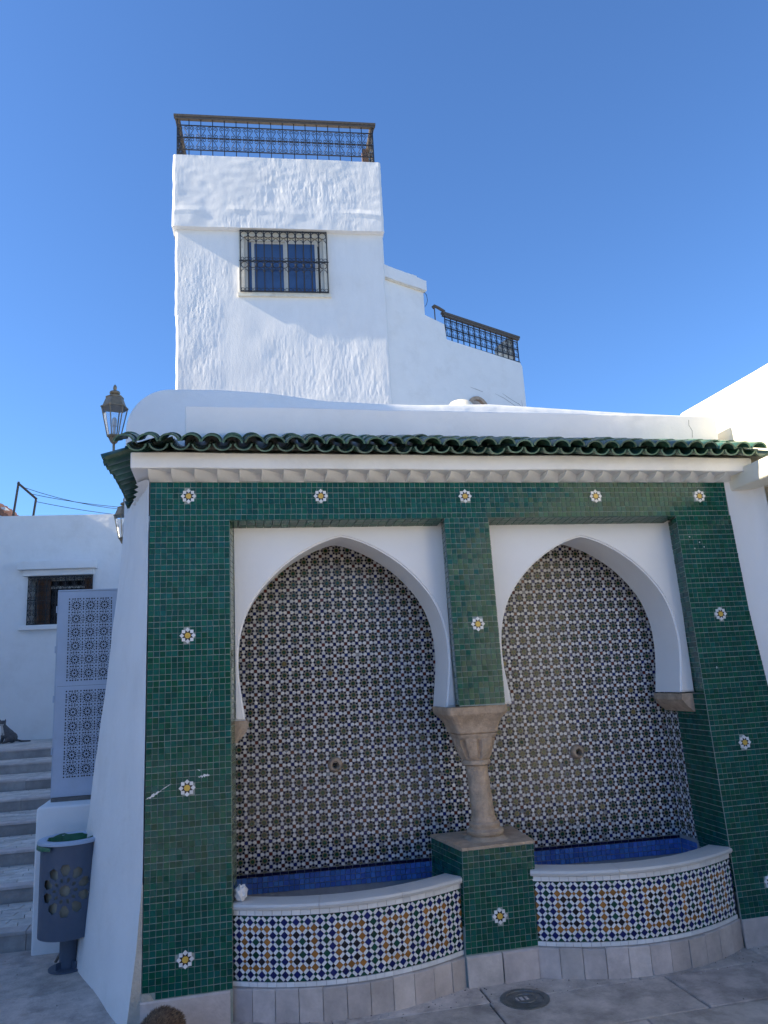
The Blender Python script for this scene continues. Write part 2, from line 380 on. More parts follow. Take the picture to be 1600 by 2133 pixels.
# reveals: splayed sides and the soffit of the frame
for (e0, dx, dy, z0, z1, flip, m) in [(Lr, .026, .165, .5, 2.60, True, 1), (lerpf(1.48, 1.3635, TI, 1.3525), .028, .165, 1.49, 2.60, False, 0),
                                      (lerpf(1.48, 1.6465, TI, 1.6395), .010, .165, 1.49, 2.60, True, 1), (Rl, .042, .165, 1.465, 2.60, False, 0), (Rl, .016, .36, .3, 1.462, False, 0)]:
    a = Vector((e0(z0), .0015, z0)); c = Vector((e0(z1)-e0(z0), 0, z1-z0)); u = Vector((dx, dy, 0)); L = u.length; u.normalize()
    n = Vector((u.y, -u.x, 0))*(1 if flip else -1); b = a+u*L; k = n*-.03; inn = u*.004
    MB().add([a+inn, b, b+c, a+c+inn, a+k+inn, b+k, b+k+c, a+k+c+inn], [(0, 1, 2, 3) if not flip else (3, 2, 1, 0), (7, 6, 5, 4), (0, 4, 5, 1), (2, 6, 7, 3), (1, 5, 6, 2), (3, 7, 4, 0)]).obj('reveal_backing', GROUT, FT)
    tile_field(a, u, c, n, lambda z: 0, lambda z, L=L: L, 0, c.length, m=m, stars=False, pu=L/2.0 if L < .2 else GP)
for xa, xb in ((.056, 1.350), (1.642, 2.948)):
    tile_field((xa, .0005, TI-.001), (1, 0, 0), (0, 1, -.10), (0, -.10, -1), lambda v: 0, lambda v, q=xb-xa: q, 0, .15, stars=False, pu=.05, pv=.05)
tile_field((1.366, .003, 1.484), (1, 0, 0), (0, 1, 0), (0, 0, -1), lambda v: 0, lambda v: .278, 0, .1, stars=False)
# pedestal of the column
def ped_x(z, side): t = z/.70; return (1.295+.027*t) if side == 0 else (1.717+.036*t)
pv = []
for z in (0, .693):
    pv += [(ped_x(z, 0), .012, z), (ped_x(z, 1), .012, z), (ped_x(z, 1)+.035, .46, z), (ped_x(z, 0)-.06, .46, z)]
MB().add(pv, [(0, 1, 5, 4), (1, 2, 6, 5), (2, 3, 7, 6), (3, 0, 4, 7), (4, 5, 6, 7)]).obj('pedestal', GROUT, FT)
tile_field((0, .012, 0), X, Z, NY, lambda z: ped_x(z, 0), lambda z: ped_x(z, 1), .160, .690)
ul = Vector((-.06, .448, 0)); tile_field((1.2935, .013, 0), ul, (.0388, 0, 1), (-.448, -.06, .0174), lambda z: 0, lambda z: .44, .30, .690, stars=False)
MB().add([(1.318, .004, .693), (1.757, .004, .696), (1.79, .46, .696), (1.258, .46, .693), (1.318, .004, .708), (1.757, .004, .711), (1.79, .46, .711), (1.258, .46, .708)],
         [(4, 5, 6, 7), (0, 1, 5, 4), (1, 2, 6, 5), (2, 3, 7, 6), (3, 0, 4, 7)]).obj('pedestal_top', STONE, FT)
# green tiles: the 300 that show largest as parts, the rest as one part
tiles.sort(key=lambda t: (t[0]-CAM).length - (5 if t[2] == 0 and t[0].y < .01 and t[0].x < .05 else 0))
for c, v, m in tiles[:300]: obj('green_tile', mesh('green_tile', v, TF), GREEN_LIT if m else GREEN, FT)
rest = MB()
for c, v, m in tiles[300:]: rest.add(v, TF, m)
rest.obj('green_tile_field', [GREEN, GREEN_LIT], FT, kind='stuff')
# eight-petal star inlays
def star_inlay(x, z, y=-.0075):
    mb = MB(); c = [(x+.0165*math.cos(R(22.5+45*k)), y-.0022, z+.0165*math.sin(R(22.5+45*k))) for k in range(8)]
    cb = [(p[0], y+.008, p[2]) for p in c]
    mb.add(c+cb, [tuple(range(8))]+[(i, 8+i, 8+(i+1) % 8, (i+1) % 8) for i in range(8)])
    s = mb.obj('star_inlay', TGOLD, FT)
    d = [(x+(.030 if k % 2 == 0 else .0215)*math.cos(R(22.5*k+22.5)), y, z+(.030 if k % 2 == 0 else .0215)*math.sin(R(22.5*k+22.5))) for k in range(16)]
    db = [(p[0], y+.007, p[2]) for p in d]
    MB().add(d+db, [tuple(range(16))]+[(i, 16+i, 16+(i+1) % 16, (i+1) % 16) for i in range(16)]).obj('dark_star', TBLACK, s)
    for k in range(8):
        a = R(45*k); cx, cz = x+.0315*math.cos(a), z+.0315*math.sin(a); q = []
        for i in range(4): t = a+R(90*i); q.append((cx+.0128*math.cos(t), y-.0018+random.uniform(-.0004, .0004), cz+.0128*math.sin(t)))
        qb = [(p[0], y+.009, p[2]) for p in q]
        MB().add(q+qb, [(0, 1, 2, 3)]+[(i, 4+i, 4+(i+1) % 4, (i+1) % 4) for i in range(4)]).obj('petal', TWHITE, s)
for x, z in STARS: star_inlay(x, z, .0045 if (abs(x-1.512) < .002 and z < .5) else -.0075)
# chipped glaze and plaster splashes on the left pier
def chip(pts, n=30):
    for (x0, z0), (x1, z1), wd in pts:
        q = []; m = max(4, n//2)
        for i in range(m): t = i/(m-1); q.append((x0+(x1-x0)*t, z0+(z1-z0)*t+wd*(.35+.65*math.sin(math.pi*t))*random.uniform(.1, 1)))
        for i in reversed(range(m)): t = i/(m-1); q.append((x0+(x1-x0)*t, z0+(z1-z0)*t-wd*(.35+.65*math.sin(math.pi*t))*random.uniform(.1, 1)))
        k = len(q); v = [(a, -.0068, b) for a, b in q]+[(a, -.003, b) for a, b in q]
        MB().add(v, [tuple(range(k))[::-1]]+[(i, (i+1) % k, k+(i+1) % k, k+i) for i in range(k)]).obj('glaze_chip', PAPER, FT)
chip([((-.388, 1.115), (-.315, 1.150), .010), ((-.318, 1.152), (-.262, 1.182), .003), ((-.125, 1.205), (-.065, 1.212), .012), ((-.128, 1.245), (-.112, 1.235), .004),
      ((-.066, 1.62), (-.050, 1.665), .003), ((-.066, 1.625), (-.060, 1.585), .003), ((-.112, 1.555), (-.110, 1.495), .0025),
      ((3.02, 2.47), (3.03, 2.468), .005), ((3.09, 2.43), (3.098, 2.432), .005), ((3.12, 2.40), (3.126, 2.40), .006), ((3.05, 2.39), (3.056, 2.39), .006), ((3.085, 1.62), (3.091, 1.62), .009)])

# white arch panels with real horseshoe openings
ARCH = [(1.475, .597), (1.54, .605), (1.60, .614), (1.69, .628), (1.815, .6345), (1.93, .625), (2.03, .602), (2.132, .560), (2.245, .478), (2.346, .377), (2.426, .267), (2.489, .150), (2.520, .070), (2.534, 0)]
def arch_outline(xc, sw, sz):
    zs_ = np.array([a for a, b in ARCH]); ws = np.array([b for a, b in ARCH])
    d = np.concatenate([[0], np.cumsum(np.hypot(np.diff(zs_), np.diff(ws)))]); t = np.linspace(0, d[-1], 34)
    zz, ww = np.interp(t, d, zs_), np.interp(t, d, ws)
    for _ in range(3):
        zz[1:-2] = (zz[:-3]+2*zz[1:-2]+zz[2:-1])/4; ww[1:-2] = (ww[:-3]+2*ww[1:-2]+ww[2:-1])/4
    rt_ = [(w_*sw, 1.475+(z-1.475)*sz) for z, w_ in zip(zz, ww)]
    return [(xc+x, z) for x, z in rt_]+[(xc-x, z) for x, z in rt_[:-1][::-1]]
def arch_panel(name, x0, x1, xc, sw, sz, y0, y1, z1):
    fz = 1.475; apex = 1.475+1.059*sz; pts = arch_outline(xc, sw, sz); n = len(pts)
    out = []
    mid = n//2
    for i, (x, z) in enumerate(pts):          # matching outer loop: right side, top, left side
        if i <= 7+6: out.append((x1, fz+(z1-fz)*min(1, (z-fz)/(apex-fz)*1.0)))
        elif i >= n-14: out.append((x0, fz+(z1-fz)*min(1, (z-fz)/(apex-fz)*1.0)))
        else: out.append(None)
    i0, i1 = 13, n-14; za, zb = out[i0][1], out[i1][1]
    idx = list(range(i0+1, i1)); k1 = i0+4; k2 = i1-4
    for i in idx:
        if i <= k1: out[i] = (x1, za+(z1-za)*(i-i0)/(k1-i0))
        elif i >= k2: out[i] = (x0, zb+(z1-zb)*(i1-i)/(i1-k2))
        else: out[i] = (x1+(x0-x1)*(i-k1)/(k2-k1), z1)
    mb = MB(); v = []
    for (x, z), (X_, Z_) in zip(pts, out): v += [(x, y0, z), (X_, y0, Z_), (x, y1, z), (X_, y1, Z_)]
    # rounded arris
    f = []
    for i in range(n-1):
        a, b = 4*i, 4*i+4
        f += [(a, a+1, b+1, b), (a+2, b+2, b+3, a+3), (a, b, b+2, a+2), (a+1, a+3, b+3, b+1)]
    f += [(0, 2, 3, 1), (4*n-4, 4*n-3, 4*n-1, 4*n-2)]
    mb.add(v, f)
    me = mb.mesh(name); bm = bmesh.new(); bm.from_mesh(me)
    bmesh.ops.recalc_face_normals(bm, faces=bm.faces)
    e = [e for e in bm.edges if len(e.link_faces) == 2 and abs(e.verts[0].co.y-y0) < 1e-5 and abs(e.verts[1].co.y-y0) < 1e-5 and e.calc_face_angle(0) > 1.2]
    bmesh.ops.bevel(bm, geom=e, offset=.010, segments=3, affect='EDGES'); bm.to_mesh(me); bm.free(); shade(me, 32)
    return obj(name, me, WHITE_S, FT)
arch_panel('arch_panel', .072, 1.388, .731, 1.0, 1.0, .15, .45, 2.64)
arch_panel('arch_panel', 1.646, 3.012, 2.330, .972, .977, .15, .45, 2.64)
# mosaic back wall, gently skewed, and the right return wall
def back_y(x): return .723-.061*(x-.06)
bw = MB(); bw.add([(.0, back_y(.0)+.004, .2), (3.02, back_y(3.02)+.004, .2), (3.02, back_y(3.02)+.004, 2.72), (0, back_y(0)+.004, 2.72)], [(0, 1, 2, 3)])
bw.add([(3.018, .34, .2), (3.018, .60, .2), (3.018, .60, 2.72), (3.018, .34, 2.72)], [(3, 2, 1, 0)])
bw.add([(.04, .16, .2), (.04, .80, .2), (.04, .80, 2.72), (.04, .16, 2.72)], [(0, 1, 2, 3)])
bw.obj('mosaic_backing', GROUTW, FT)
TWHITM = mat('white_star_tile', (.62, .615, .61), .2, .05, 30, .08, 60, spec=.35, island=.12, bdist=.003)
MM = [TWHITM, TNAVY, TBLUE, TGREEN, TRED, TYEL]
CELL = .0744
def regular(cx, cz, ro, ri, n, a0): return [(cx+(ro if k % 2 == 0 else ri)*math.cos(a0+math.pi*k/n), cz+(ro if k % 2 == 0 else ri)*math.sin(a0+math.pi*k/n)) for k in range(2*n)]
def star_mosaic(name, to3, s0, s1, z0, z1):
    mb = MB()
    def put(poly, m, h):
        if min(p[0] for p in poly) < s0 or max(p[0] for p in poly) > s1 or min(p[1] for p in poly) < z0 or max(p[1] for p in poly) > z1:
            poly = [(min(max(p[0], s0), s1), min(max(p[1], z0), z1)) for p in poly]
            A = sum(poly[i][0]*poly[(i+1) % len(poly)][1]-poly[(i+1) % len(poly)][0]*poly[i][1] for i in range(len(poly)))/2
            if A < 2e-6: return
        cx = sum(p[0] for p in poly)/len(poly); cz = sum(p[1] for p in poly)/len(poly)
        tx, tz = random.gauss(0, .022), random.gauss(0, .022)
        if random.random() < .006: return
        v = [to3(p[0], p[1], h+(p[0]-cx)*tx+(p[1]-cz)*tz) for p in poly]
        mb.add(v, [tuple(range(len(v)))], m)
    c = CELL; ni = int((s1-s0)/c)+2; nj = int((z1-z0)/c)+2
    for i in range(-1, ni):
        for j in range(-1, nj):
            sx, sz = s0+i*c+.02, z0+j*c+.03                        # star S
            gx, gz = sx+c/2, sz+c/2                                 # star G
            put(regular(sx, sz, .172*c, .140*c, 8, 0), 2 if (i+j) % 2 else 4, .0022)
            for a in range(4):
                ca, sa = math.cos(a*math.pi/2), math.sin(a*math.pi/2)
                hexp = [(.152, .066), (.225, .138), (.358, .138), (.494, .004), (.494, -.004), (.358, -.138), (.225, -.138), (.152, -.066)]
                put([(sx+c*(p*ca-q*sa), sz+c*(p*sa+q*ca)) for p, q in hexp][::-1], 0, .0018)
                # navy diamonds and squares round G
                dx, dz = gx+.325*c*ca, gz+.325*c*sa; r = .112*c
                put([(dx+r*math.cos(t*math.pi/2), dz+r*math.sin(t*math.pi/2)) for t in range(4)], 1, .0024)
                qx, qz = gx+.255*c*(ca-sa), gz+.255*c*(sa+ca); r = .080*c
                put([(qx-r, qz-r), (qx+r, qz-r), (qx+r, qz+r), (qx-r, qz+r)], 1, .0024)
            put(regular(gx, gz, .262*c, .18*c, 8, math.pi/8), 5, .0012)
            put(regular(gx, gz, .172*c, .140*c, 8, 0), 3, .0026)
    return mb.obj(name, MM, FT, kind='stuff')
sk = Vector((1, -.061, 0)).normalized()
star_mosaic('star_mosaic', lambda s, z, h: (s, back_y(s)-h, z), .05, 3.015, .535, 2.69)
star_mosaic('side_star_mosaic', lambda s, z, h: (3.018-h, .60-s, z), 0.045, .245, .535, 2.69)
# navy line, blue band in the basins
bt = []
tile_field((.05, back_y(.05), 0), sk, Z, (-.061, -1, 0), lambda z: 0, lambda z: 2.965, .512, .532, stars=False, pu=.05, store=bt, pv=.02)
for c, v, m in bt: obj('navy_tile', mesh('navy_tile', v, TF), TNAVY, FT)
bt = []
tile_field((.05, back_y(.05), 0), sk, Z, (-.061, -1, 0), lambda z: 0, lambda z: 2.965, .416, .512, stars=False, store=bt)
tile_field((3.018, .575, 0), (0, -1, 0), Z, (-1, 0, 0), lambda z: 0, lambda z: .21, .416, .512, stars=False, store=bt)
bt.sort(key=lambda t: -t[0].z)
for c, v, m in bt[:300]: obj('basin_tile', mesh('basin_tile', v, TF), BASIN, FT)
if len(bt) > 300:
    q = MB()
    for c, v, m in bt[300:]: q.add(v, TF)
    q.obj('basin_tile_field', BASIN, FT, kind='stuff')
MB().box((.05, .10, .18), (1.25, .74, .30)).obj('basin_floor', BASIN, FT); MB().box((1.80, .10, .18), (3.01, .74, .30)).obj('basin_floor', BASIN, FT)
# curved basin fronts
def basin_curve(xc, hw, y0, s):
    xs = np.linspace(xc-hw, xc+hw, 200); ys = y0-s*(1-((xs-xc)/hw)**2)
    d = np.concatenate([[0], np.cumsum(np.hypot(np.diff(xs), np.diff(ys)))])
    def at(t, z, h=0):
        x = np.interp(t, d, xs); y = np.interp(t, d, ys); sl = 2*s*(x-xc)/hw**2; n = Vector((sl, -1, 0)).normalized()
        return Vector((x, y, z))+n*h
    return at, d[-1]
diam = []
BM_ = [TBLUE, TAMBER, TGREEN, TBLACK, TWHITE]
def basin(xc, hw, y0, s, phase):
    at, L = basin_curve(xc, hw, y0, s)
    N_ = 28
    # core
    mb = MB(); v = []
    for i in range(N_+1):
        t = L*i/N_; v += [at(t, .02, 0), at(t, .52, 0), at(t, .02, -.10), at(t, .52, -.10)]
    f = []
    for i in range(N_): a = 4*i; b = a+4; f += [(a, b, b+1, a+1), (a+2, a+3, b+3, b+2), (a+1, b+1, b+3, a+3)]
    mb.add(v, f); mb.obj('basin_front', GROUTW, FT, smooth=30)
    z0, z1 = .183, .492; D = (z1-z0)/10                     # half diagonal step
    ncol = int(round((L-.03)/D)); dx = (L-.03)/ncol; t0 = .015
    def colour(i, r):                                       # r = row from top 0..10, i = column index
        if r in (0, 10): return 2
        if r in (1, 9): return 0
        if r % 2 == 0:
            k = ((i+phase)//2) % 4
            if r in (2, 8): return 2 if k == 0 else 1
            return 1 if k in (1, 3) else 2
        k = ((i+phase-1)//2) % 4
        return 3 if k in (1, 2) else 0
    st_ = MB()
    def diamond(ct, cz, ra, rz, m, h, big):
        P = [(ct+ra, cz), (ct, cz+rz), (ct-ra, cz), (ct, cz-rz)]
        P = [(min(max(p[0], .008), L-.008), min(max(p[1], z0), z1)) for p in P]
        A = abs(sum(P[i][0]*P[(i+1) % 4][1]-P[(i+1) % 4][0]*P[i][1] for i in range(4)))/2
        if A < 1e-5: return
        tl = random.gauss(0, .01), random.gauss(0, .01)
        v = [at(p[0], p[1], .0005) for p in P]+[at(p[0], p[1], h+(p[0]-ct)*tl[0]+(p[1]-cz)*tl[1]) for p in P]
        if big and A > 3e-4: diam.append((at(ct, cz), v, m))
        else: st_.add(v, [(7, 6, 5, 4)]+[(i, 4+i, 4+(i+1) % 4, (i+1) % 4) for i in range(4)], m)
    for r in range(0, 11):
        cz = z1-r*D
        for i in range(0, ncol+1):
            ct = t0+i*dx
            if (i+r) % 2 == 0: diamond(ct, cz, dx*.62, D*.62, colour(i, r), .0045, True)
            else:
                m = 3 if (i+r) % 4 == 1 else 0
                if 0 < i < ncol and 0 < r < 10:
                    cs = [colour(i-1, r), colour(i+1, r), colour(i, r-1), colour(i, r+1)]
                    if (cs[0] == cs[1] == 1) or (cs[2] == cs[3] == 1): m = 1
                    elif cs[0] == cs[1] == 0: m = 2
                diamond(ct, cz, dx*.30, D*.30, m, .0042, False)
    # white bars between the diamonds
    def bar(ca, za, cb, zb):
        ux, uz = (cb-ca), (zb-za); px, pz = -uz*dx/D, ux*D/dx
        a0, a1, hw_ = .335, .665, .295
        P = [(ca+ux*a0+px*hw_, za+uz*a0+pz*hw_), (ca+ux*a0-px*hw_, za+uz*a0-pz*hw_), (ca+ux*a1-px*hw_, za+uz*a1-pz*hw_), (ca+ux*a1+px*hw_, za+uz*a1+pz*hw_)]
        P = [(min(max(p[0], .008), L-.008), min(max(p[1], z0), z1)) for p in P]
        v = [at(p[0], p[1], .0005) for p in P]+[at(p[0], p[1], .0042+random.uniform(-.0004, .0004)) for p in P]
        A = sum(P[i][0]*P[(i+1) % 4][1]-P[(i+1) % 4][0]*P[i][1] for i in range(4))
        if abs(A) < 1e-5: return
        fc = [(4, 5, 6, 7)] if A > 0 else [(7, 6, 5, 4)]
        st_.add(v, fc+[(i, (i+1) % 4, 4+(i+1) % 4, 4+i) for i in range(4)], 4)
    for r in range(0, 10):
        for i in range(0, ncol):
            if (i+r) % 2 == 0: bar(t0+i*dx, z1-r*D, t0+(i+1)*dx, z1-(r+1)*D)
            else: bar(t0+(i+1)*dx, z1-r*D, t0+i*dx, z1-(r+1)*D)
    # white border tiles
    for za, zb in ((.494, .520), (.158, .181)):
        t = .004
        while t < L-.01:
            e = min(t+random.uniform(.042, .058), L-.003)
            v = [at(p, q, .0005) for p, q in ((t+.001, za), (e-.001, za), (e-.001, zb), (t+.001, zb))]+[at(p, q, .0055) for p, q in ((t+.001, za+.001), (e-.001, za+.001), (e-.001, zb-.001), (t+.001, zb-.001))]
            MB().add(v, [(4, 5, 6, 7), (0, 1, 5, 4), (1, 2, 6, 5), (2, 3, 7, 6), (3, 0, 4, 7)]).obj('border_tile', TWHITE, FT)
            t = e
    st_.obj('diamond_mosaic', BM_, FT, kind='stuff')
    # marble rim in three pieces, rounded nose
    prof = [(-.115, .522), (-.115, .555), (.012, .556), (.024, .551), (.029, .540), (.024, .526), (.010, .521)]
    cuts = [0, L*.36, L*.69, L]
    for a_, b_ in zip(cuts, cuts[1:]):
        mb = MB(); v = []; n = 12; k = len(prof)
        for i in range(n+1):
            t = a_+.001+(b_-a_-.002)*i/n; v += [at(t, z, h) for h, z in prof]
        f = [(i*k+j, i*k+(j+1) % k, (i+1)*k+(j+1) % k, (i+1)*k+j) for i in range(n) for j in range(k)]
        f += [tuple(range(k))[::-1], tuple(n*k+j for j in range(k))]
        mb.add(v, [q[::-1] for q in f]); mb.obj('marble_rim', MARBLE, FT, smooth=40)
    # stone skirting slabs along the foot
    t = 0; nsl = 11
    for i in range(nsl):
        a_, b_ = L*i/nsl, L*(i+1)/nsl; h = .016+random.uniform(-.002, .002); top = .152+random.uniform(-.004, .004)
        v = []
        for t in (a_+.0015, b_-.0015): v += [at(t, -.02, -.02), at(t, -.02, h), at(t, top-.004, h), at(t, top, h-.006), at(t, top, -.02)]
        MB().add(v, [(0, 1, 2, 3, 4), (9, 8, 7, 6, 5), (1, 6, 7, 2), (2, 7, 8, 3), (3, 8, 9, 4), (0, 5, 6, 1)]).obj('skirting_slab', SLAB, FT)
basin(.675, .632, .045, .180, 1)
basin(2.362, .640, .020, .190, 7)
diam.sort(key=lambda t: (t[0]-CAM).length)
DFc = [(7, 6, 5, 4)]+[(i, 4+i, 4+(i+1) % 4, (i+1) % 4) for i in range(4)]
for c, v, m in diam[:300]: obj('diamond_tile', mesh('diamond_tile', v, DFc), BM_[m], FT)
q = MB()
for c, v, m in diam[300:]: q.add(v, DFc, m)
q.obj('diamond_tile_field', BM_, FT, kind='stuff')
for xa, xb, yy in ((-.41, .035, -.012), (1.300, 1.505, -.005), (1.509, 1.716, -.004), (3.01, 3.30, -.012), (3.304, 3.64, -.012)):
    v = [(xa+.002, yy, -.02), (xb-.002, yy, -.02), (xb-.002, yy, .146), (xa+.002, yy, .146), (xa+.002, yy+.008, .153), (xb-.002, yy+.008, .153), (xa+.002, .02, .153), (xb-.002, .02, .153)]
    MB().add(v, [(0, 1, 2, 3), (3, 2, 5, 4), (4, 5, 7, 6), (0, 3, 4, 6), (1, 7, 5, 2)]).obj('skirting_slab', SLAB, FT)
# mortar patch where tiles are lost, and the bare edge of the pier
MB().add([(-.403, -.004, .10), (-.335, -.004, .10), (-.34, -.004, .150), (-.362, -.004, .185), (-.403, -.004, .190), (-.403, .05, .10), (-.335, .05, .10), (-.34, .05, .150), (-.362, .05, .185), (-.403, .05, .190)],
         [(0, 1, 2, 3, 4), (0, 5, 6, 1), (1, 6, 7, 2), (2, 7, 8, 3), (3, 8, 9, 4), (4, 9, 5, 0)]).obj('mortar_patch', MORTAR, FT)
pv = [(-.402, .000, .70), (-.404, .002, .0), (-.478, .004, .0), (-.432, .002, .38), (-.406, .001, .70)]
MB().add(pv+[(a, .08, c) for a, _, c in pv], [(0, 4, 3, 2, 1), (1, 2, 7, 6), (2, 3, 8, 7), (3, 4, 9, 8), (0, 1, 6, 5)]).obj('bare_pier_edge', MORTAR, FT)

# column with leaf capital
def col_ring(mb, c, half, sq, n=48, leaf=0):
    base = len(mb.v)
    for k in range(n):
        a = 2*math.pi*(k+.5)/n; ca, sa = math.cos(a), math.sin(a)
        e = 2+sq*14; r = half/((abs(ca)**e+abs(sa)**e)**(1/e))
        r *= 1+leaf*(1.9*min(1, abs(math.sin(4*a))*2.2)-1.5)
        mb.v.append((c[0]+r*ca, c[1]+r*sa, c[2]))
    return base
def ring_stack(name, rows, mat_, parent, n=48, smooth=40):
    mb = MB(); bases = [col_ring(mb, c, h, s, n, lf) for c, h, s, lf in rows]
    for a, b in zip(bases, bases[1:]):
        for k in range(n): mb.f.append((a+k, a+(k+1) % n, b+(k+1) % n, b+k)); mb.m.append(0)
    mb.f.append(tuple(bases[-1]+k for k in range(n))); mb.m.append(0)
    mb.f.append(tuple(bases[0]+k for k in range(n))[::-1]); mb.m.append(0)
    return mb.obj(name, mat_, parent, smooth=smooth)
cx = lambda z: 1.503+(1.535-1.503)*(1.2-z)/(1.2-.70)
cc = lambda z: (cx(z), .205, z)
ring_stack('column_base', [(cc(a), b, q, 0) for a, b, q in ((.706, .124, .15), (.720, .110, .06), (.729, .097, 0), (.734, .101, 0), (.742, .109, 0), (.756, .110, 0), (.764, .102, 0), (.769, .088, 0), (.776, .087, 0), (.784, .092, 0), (.796, .093, 0), (.803, .086, 0), (.807, .077, 0), (.820, .076, 0), (.835, .069, 0))], STONE, FT)
ring_stack('column_shaft', [(cc(.83+i*.0305), .0680-.0003*i+random.uniform(-.0008, .0008), 0, 0) for i in range(11)], STONE, FT)
ring_stack('capital', [(cc(1.128), .078, 0, 0), (cc(1.134), .086, 0, 0), (cc(1.146), .088, 0, 0), (cc(1.156), .084, 0, 0), (cc(1.160), .078, 0, 0), (cc(1.166), .084, .01, .06), (cc(1.185), .089, .03, .16), (cc(1.21), .094, .06, .19), (cc(1.235), .100, .10, .20), (cc(1.26), .106, .15, .20), (cc(1.280), .111, .2, .10), (cc(1.288), .113, .3, 0), (cc(1.300), .119, .6, 0), (cc(1.312), .122, .8, 0), (cc(1.318), .114, .9, 0),
     (cc(1.322), .128, 1, 0), (cc(1.345), .131, 1, 0), (cc(1.37), .138, 1, 0), (cc(1.395), .151, 1, 0), (cc(1.415), .168, 1, 0), (cc(1.43), .182, 1, 0), (cc(1.436), .186, 1, 0), (cc(1.476), .188, 1, 0)], STONE, FT, n=64)
# stone imposts carrying the outer feet of the arches
def impost(xa, xb, zt, flip):
    prof = [(0, 0), (1, 0), (1, -.040), (.93, -.046), (.88, -.060), (.70, -.085), (.50, -.105), (.42, -.118), (0, -.118)]
    P = [((xa+(xb-xa)*p) if not flip else (xb-(xb-xa)*p), zt+z) for p, z in prof]
    n = len(P); v = [(x, .135, z) for x, z in P]+[(x, .47, z) for x, z in P]
    f = [tuple(range(n)), tuple(range(2*n-1, n-1, -1))]+[(i, n+i, n+(i+1) % n, (i+1) % n) for i in range(n)]
    me = mesh('impost', v, f); bm = bmesh.new(); bm.from_mesh(me); bmesh.ops.recalc_face_normals(bm, faces=bm.faces); bm.to_mesh(me); bm.free()
    obj('impost', me, STONE, FT)
impost(.045, .150, 1.474, False)
impost(2.905, 3.030, 1.467, True)
# worn stone spouts
for sx, sz in ((.712, 1.142), (2.345, 1.113)):
    y0 = back_y(sx); mb = MB()
    prof = [(.047, 0), (.046, -.018), (.040, -.034), (.030, -.040), (.022, -.038), (.018, -.025), (.016, .0)]
    n = 20; base = []
    for r, d in prof:
        for k in range(n): a = 2*math.pi*k/n; mb.v.append((sx+r*math.cos(a)*random.uniform(.95, 1.05), y0+d, sz+r*math.sin(a)*random.uniform(.95, 1.05)))
    for i in range(len(prof)-1):
        for k in range(n): mb.f.append((i*n+k, i*n+(k+1) % n, (i+1)*n+(k+1) % n, (i+1)*n+k)); mb.m.append(0)
    mb.f.append(tuple((len(prof)-1)*n+k for k in range(n))); mb.m.append(1)
    mb.obj('spout', [STONE, DARK], FT, smooth=50)
    MB().tube([(sx+.006, y0-.03, sz-.006), (sx+.008, y0-.075, sz-.016)], .011, 8).obj('spout_pipe', STEEL, FT, smooth=50)

# cornice: dentils, fascia, eaves of green barrel tiles, parapet
soft_box('fascia', (-.485, -.152, 2.880), (3.47, .30, 2.975), WHITE, FT, bev=.012, cuts=.25, amp=.007, seed=3)
soft_box('side_fascia', (-.485, .28, 2.857), (-.30, 1.62, 2.972), WHITE, FT, bev=.012, cuts=.25, amp=.006, seed=4)
def dentil(m4):                               # sawtooth tooth: swept quarter hollow
    w_ = .122; v = [(0, .02, 0), (0, -.035, 0), (0, -.110, .018), (0, -.146, .046), (0, .02, .046), (w_, -.004, 0), (w_, -.010, .024), (w_, -.034, .046), (w_, .02, 0), (w_*.5, -.016, 0), (w_*.5, -.048, .022), (w_*.5, -.100, .046)]
    return v, [(0, 1, 2, 3, 4), (1, 9, 10, 2), (2, 10, 11, 3), (9, 5, 6, 10), (10, 6, 7, 11), (0, 8, 5, 9, 1)]
dv, df = dentil(None); dme = mesh('dentil', dv, df, 30); dme.materials.append(WHITE)
nx = 30; step = (3.40+.39)/nx
for i in range(nx):
    o = obj('dentil', dme, None, FT, Matrix.Translation((-.392+i*step, 0, 2.842+random.uniform(-.002, .002))) @ Matrix.Rotation(random.uniform(-.03, .03), 4, 'Y') @ Matrix.Diagonal((step/.122, 1, .95, 1)))
for i in range(11):
    y0 = .02+i*.125; xw = -.40-.145*y0
    obj('dentil', dme, None, FT, Matrix.Translation((xw+.012, y0+.122, 2.84)) @ Matrix.Rotation(R(-90), 4, 'Z') @ Matrix.Diagonal((1, .66, .5, 1)))
def barrel(r0, r1, L, th, up_, n=9, a0=0.0):
    """half-round tile along +y, r0 at the front"""
    mb = MB(); rows = 4
    for i in range(rows+1):
        t = i/rows; r = r0+(r1-r0)*t
        for rad in (r, r-th):
            for k in range(n+1):
                a = math.pi*(k/n)*.94+math.pi*.03; s = 1 if up_ else -1
                mb.v.append((rad*math.cos(a), L*t, s*rad*math.sin(a)*.82))
    W_ = 2*(n+1)
    for i in range(rows):
        for k in range(n):
            a = i*W_+k; b = a+W_; mb.f += [(a, a+1, b+1, b), (a+n+1, b+n+1, b+n+2, a+n+2)]; mb.m += [0, 0]
        for k in (0, n): a = i*W_+k; b = a+W_; mb.f.append((a, b, b+n+1, a+n+1)); mb.m.append(0)
    for i in (0, rows):
        for k in range(n): a = i*W_+k; mb.f.append((a, a+n+1, a+n+2, a+1)); mb.m.append(0)
    me = mb.mesh('roof_tile'); bm = bmesh.new(); bm.from_mesh(me); bmesh.ops.recalc_face_normals(bm, faces=bm.faces); bm.to_mesh(me); bm.free(); shade(me, 40)
    me.materials.append(ROOF); return me
cov = barrel(.058, .048, .22, .011, True); chn = barrel(.053, .058, .24, .010, False)
TPX = .1155; SL = R(20)
nt_ = int((3.43+.50)/TPX)
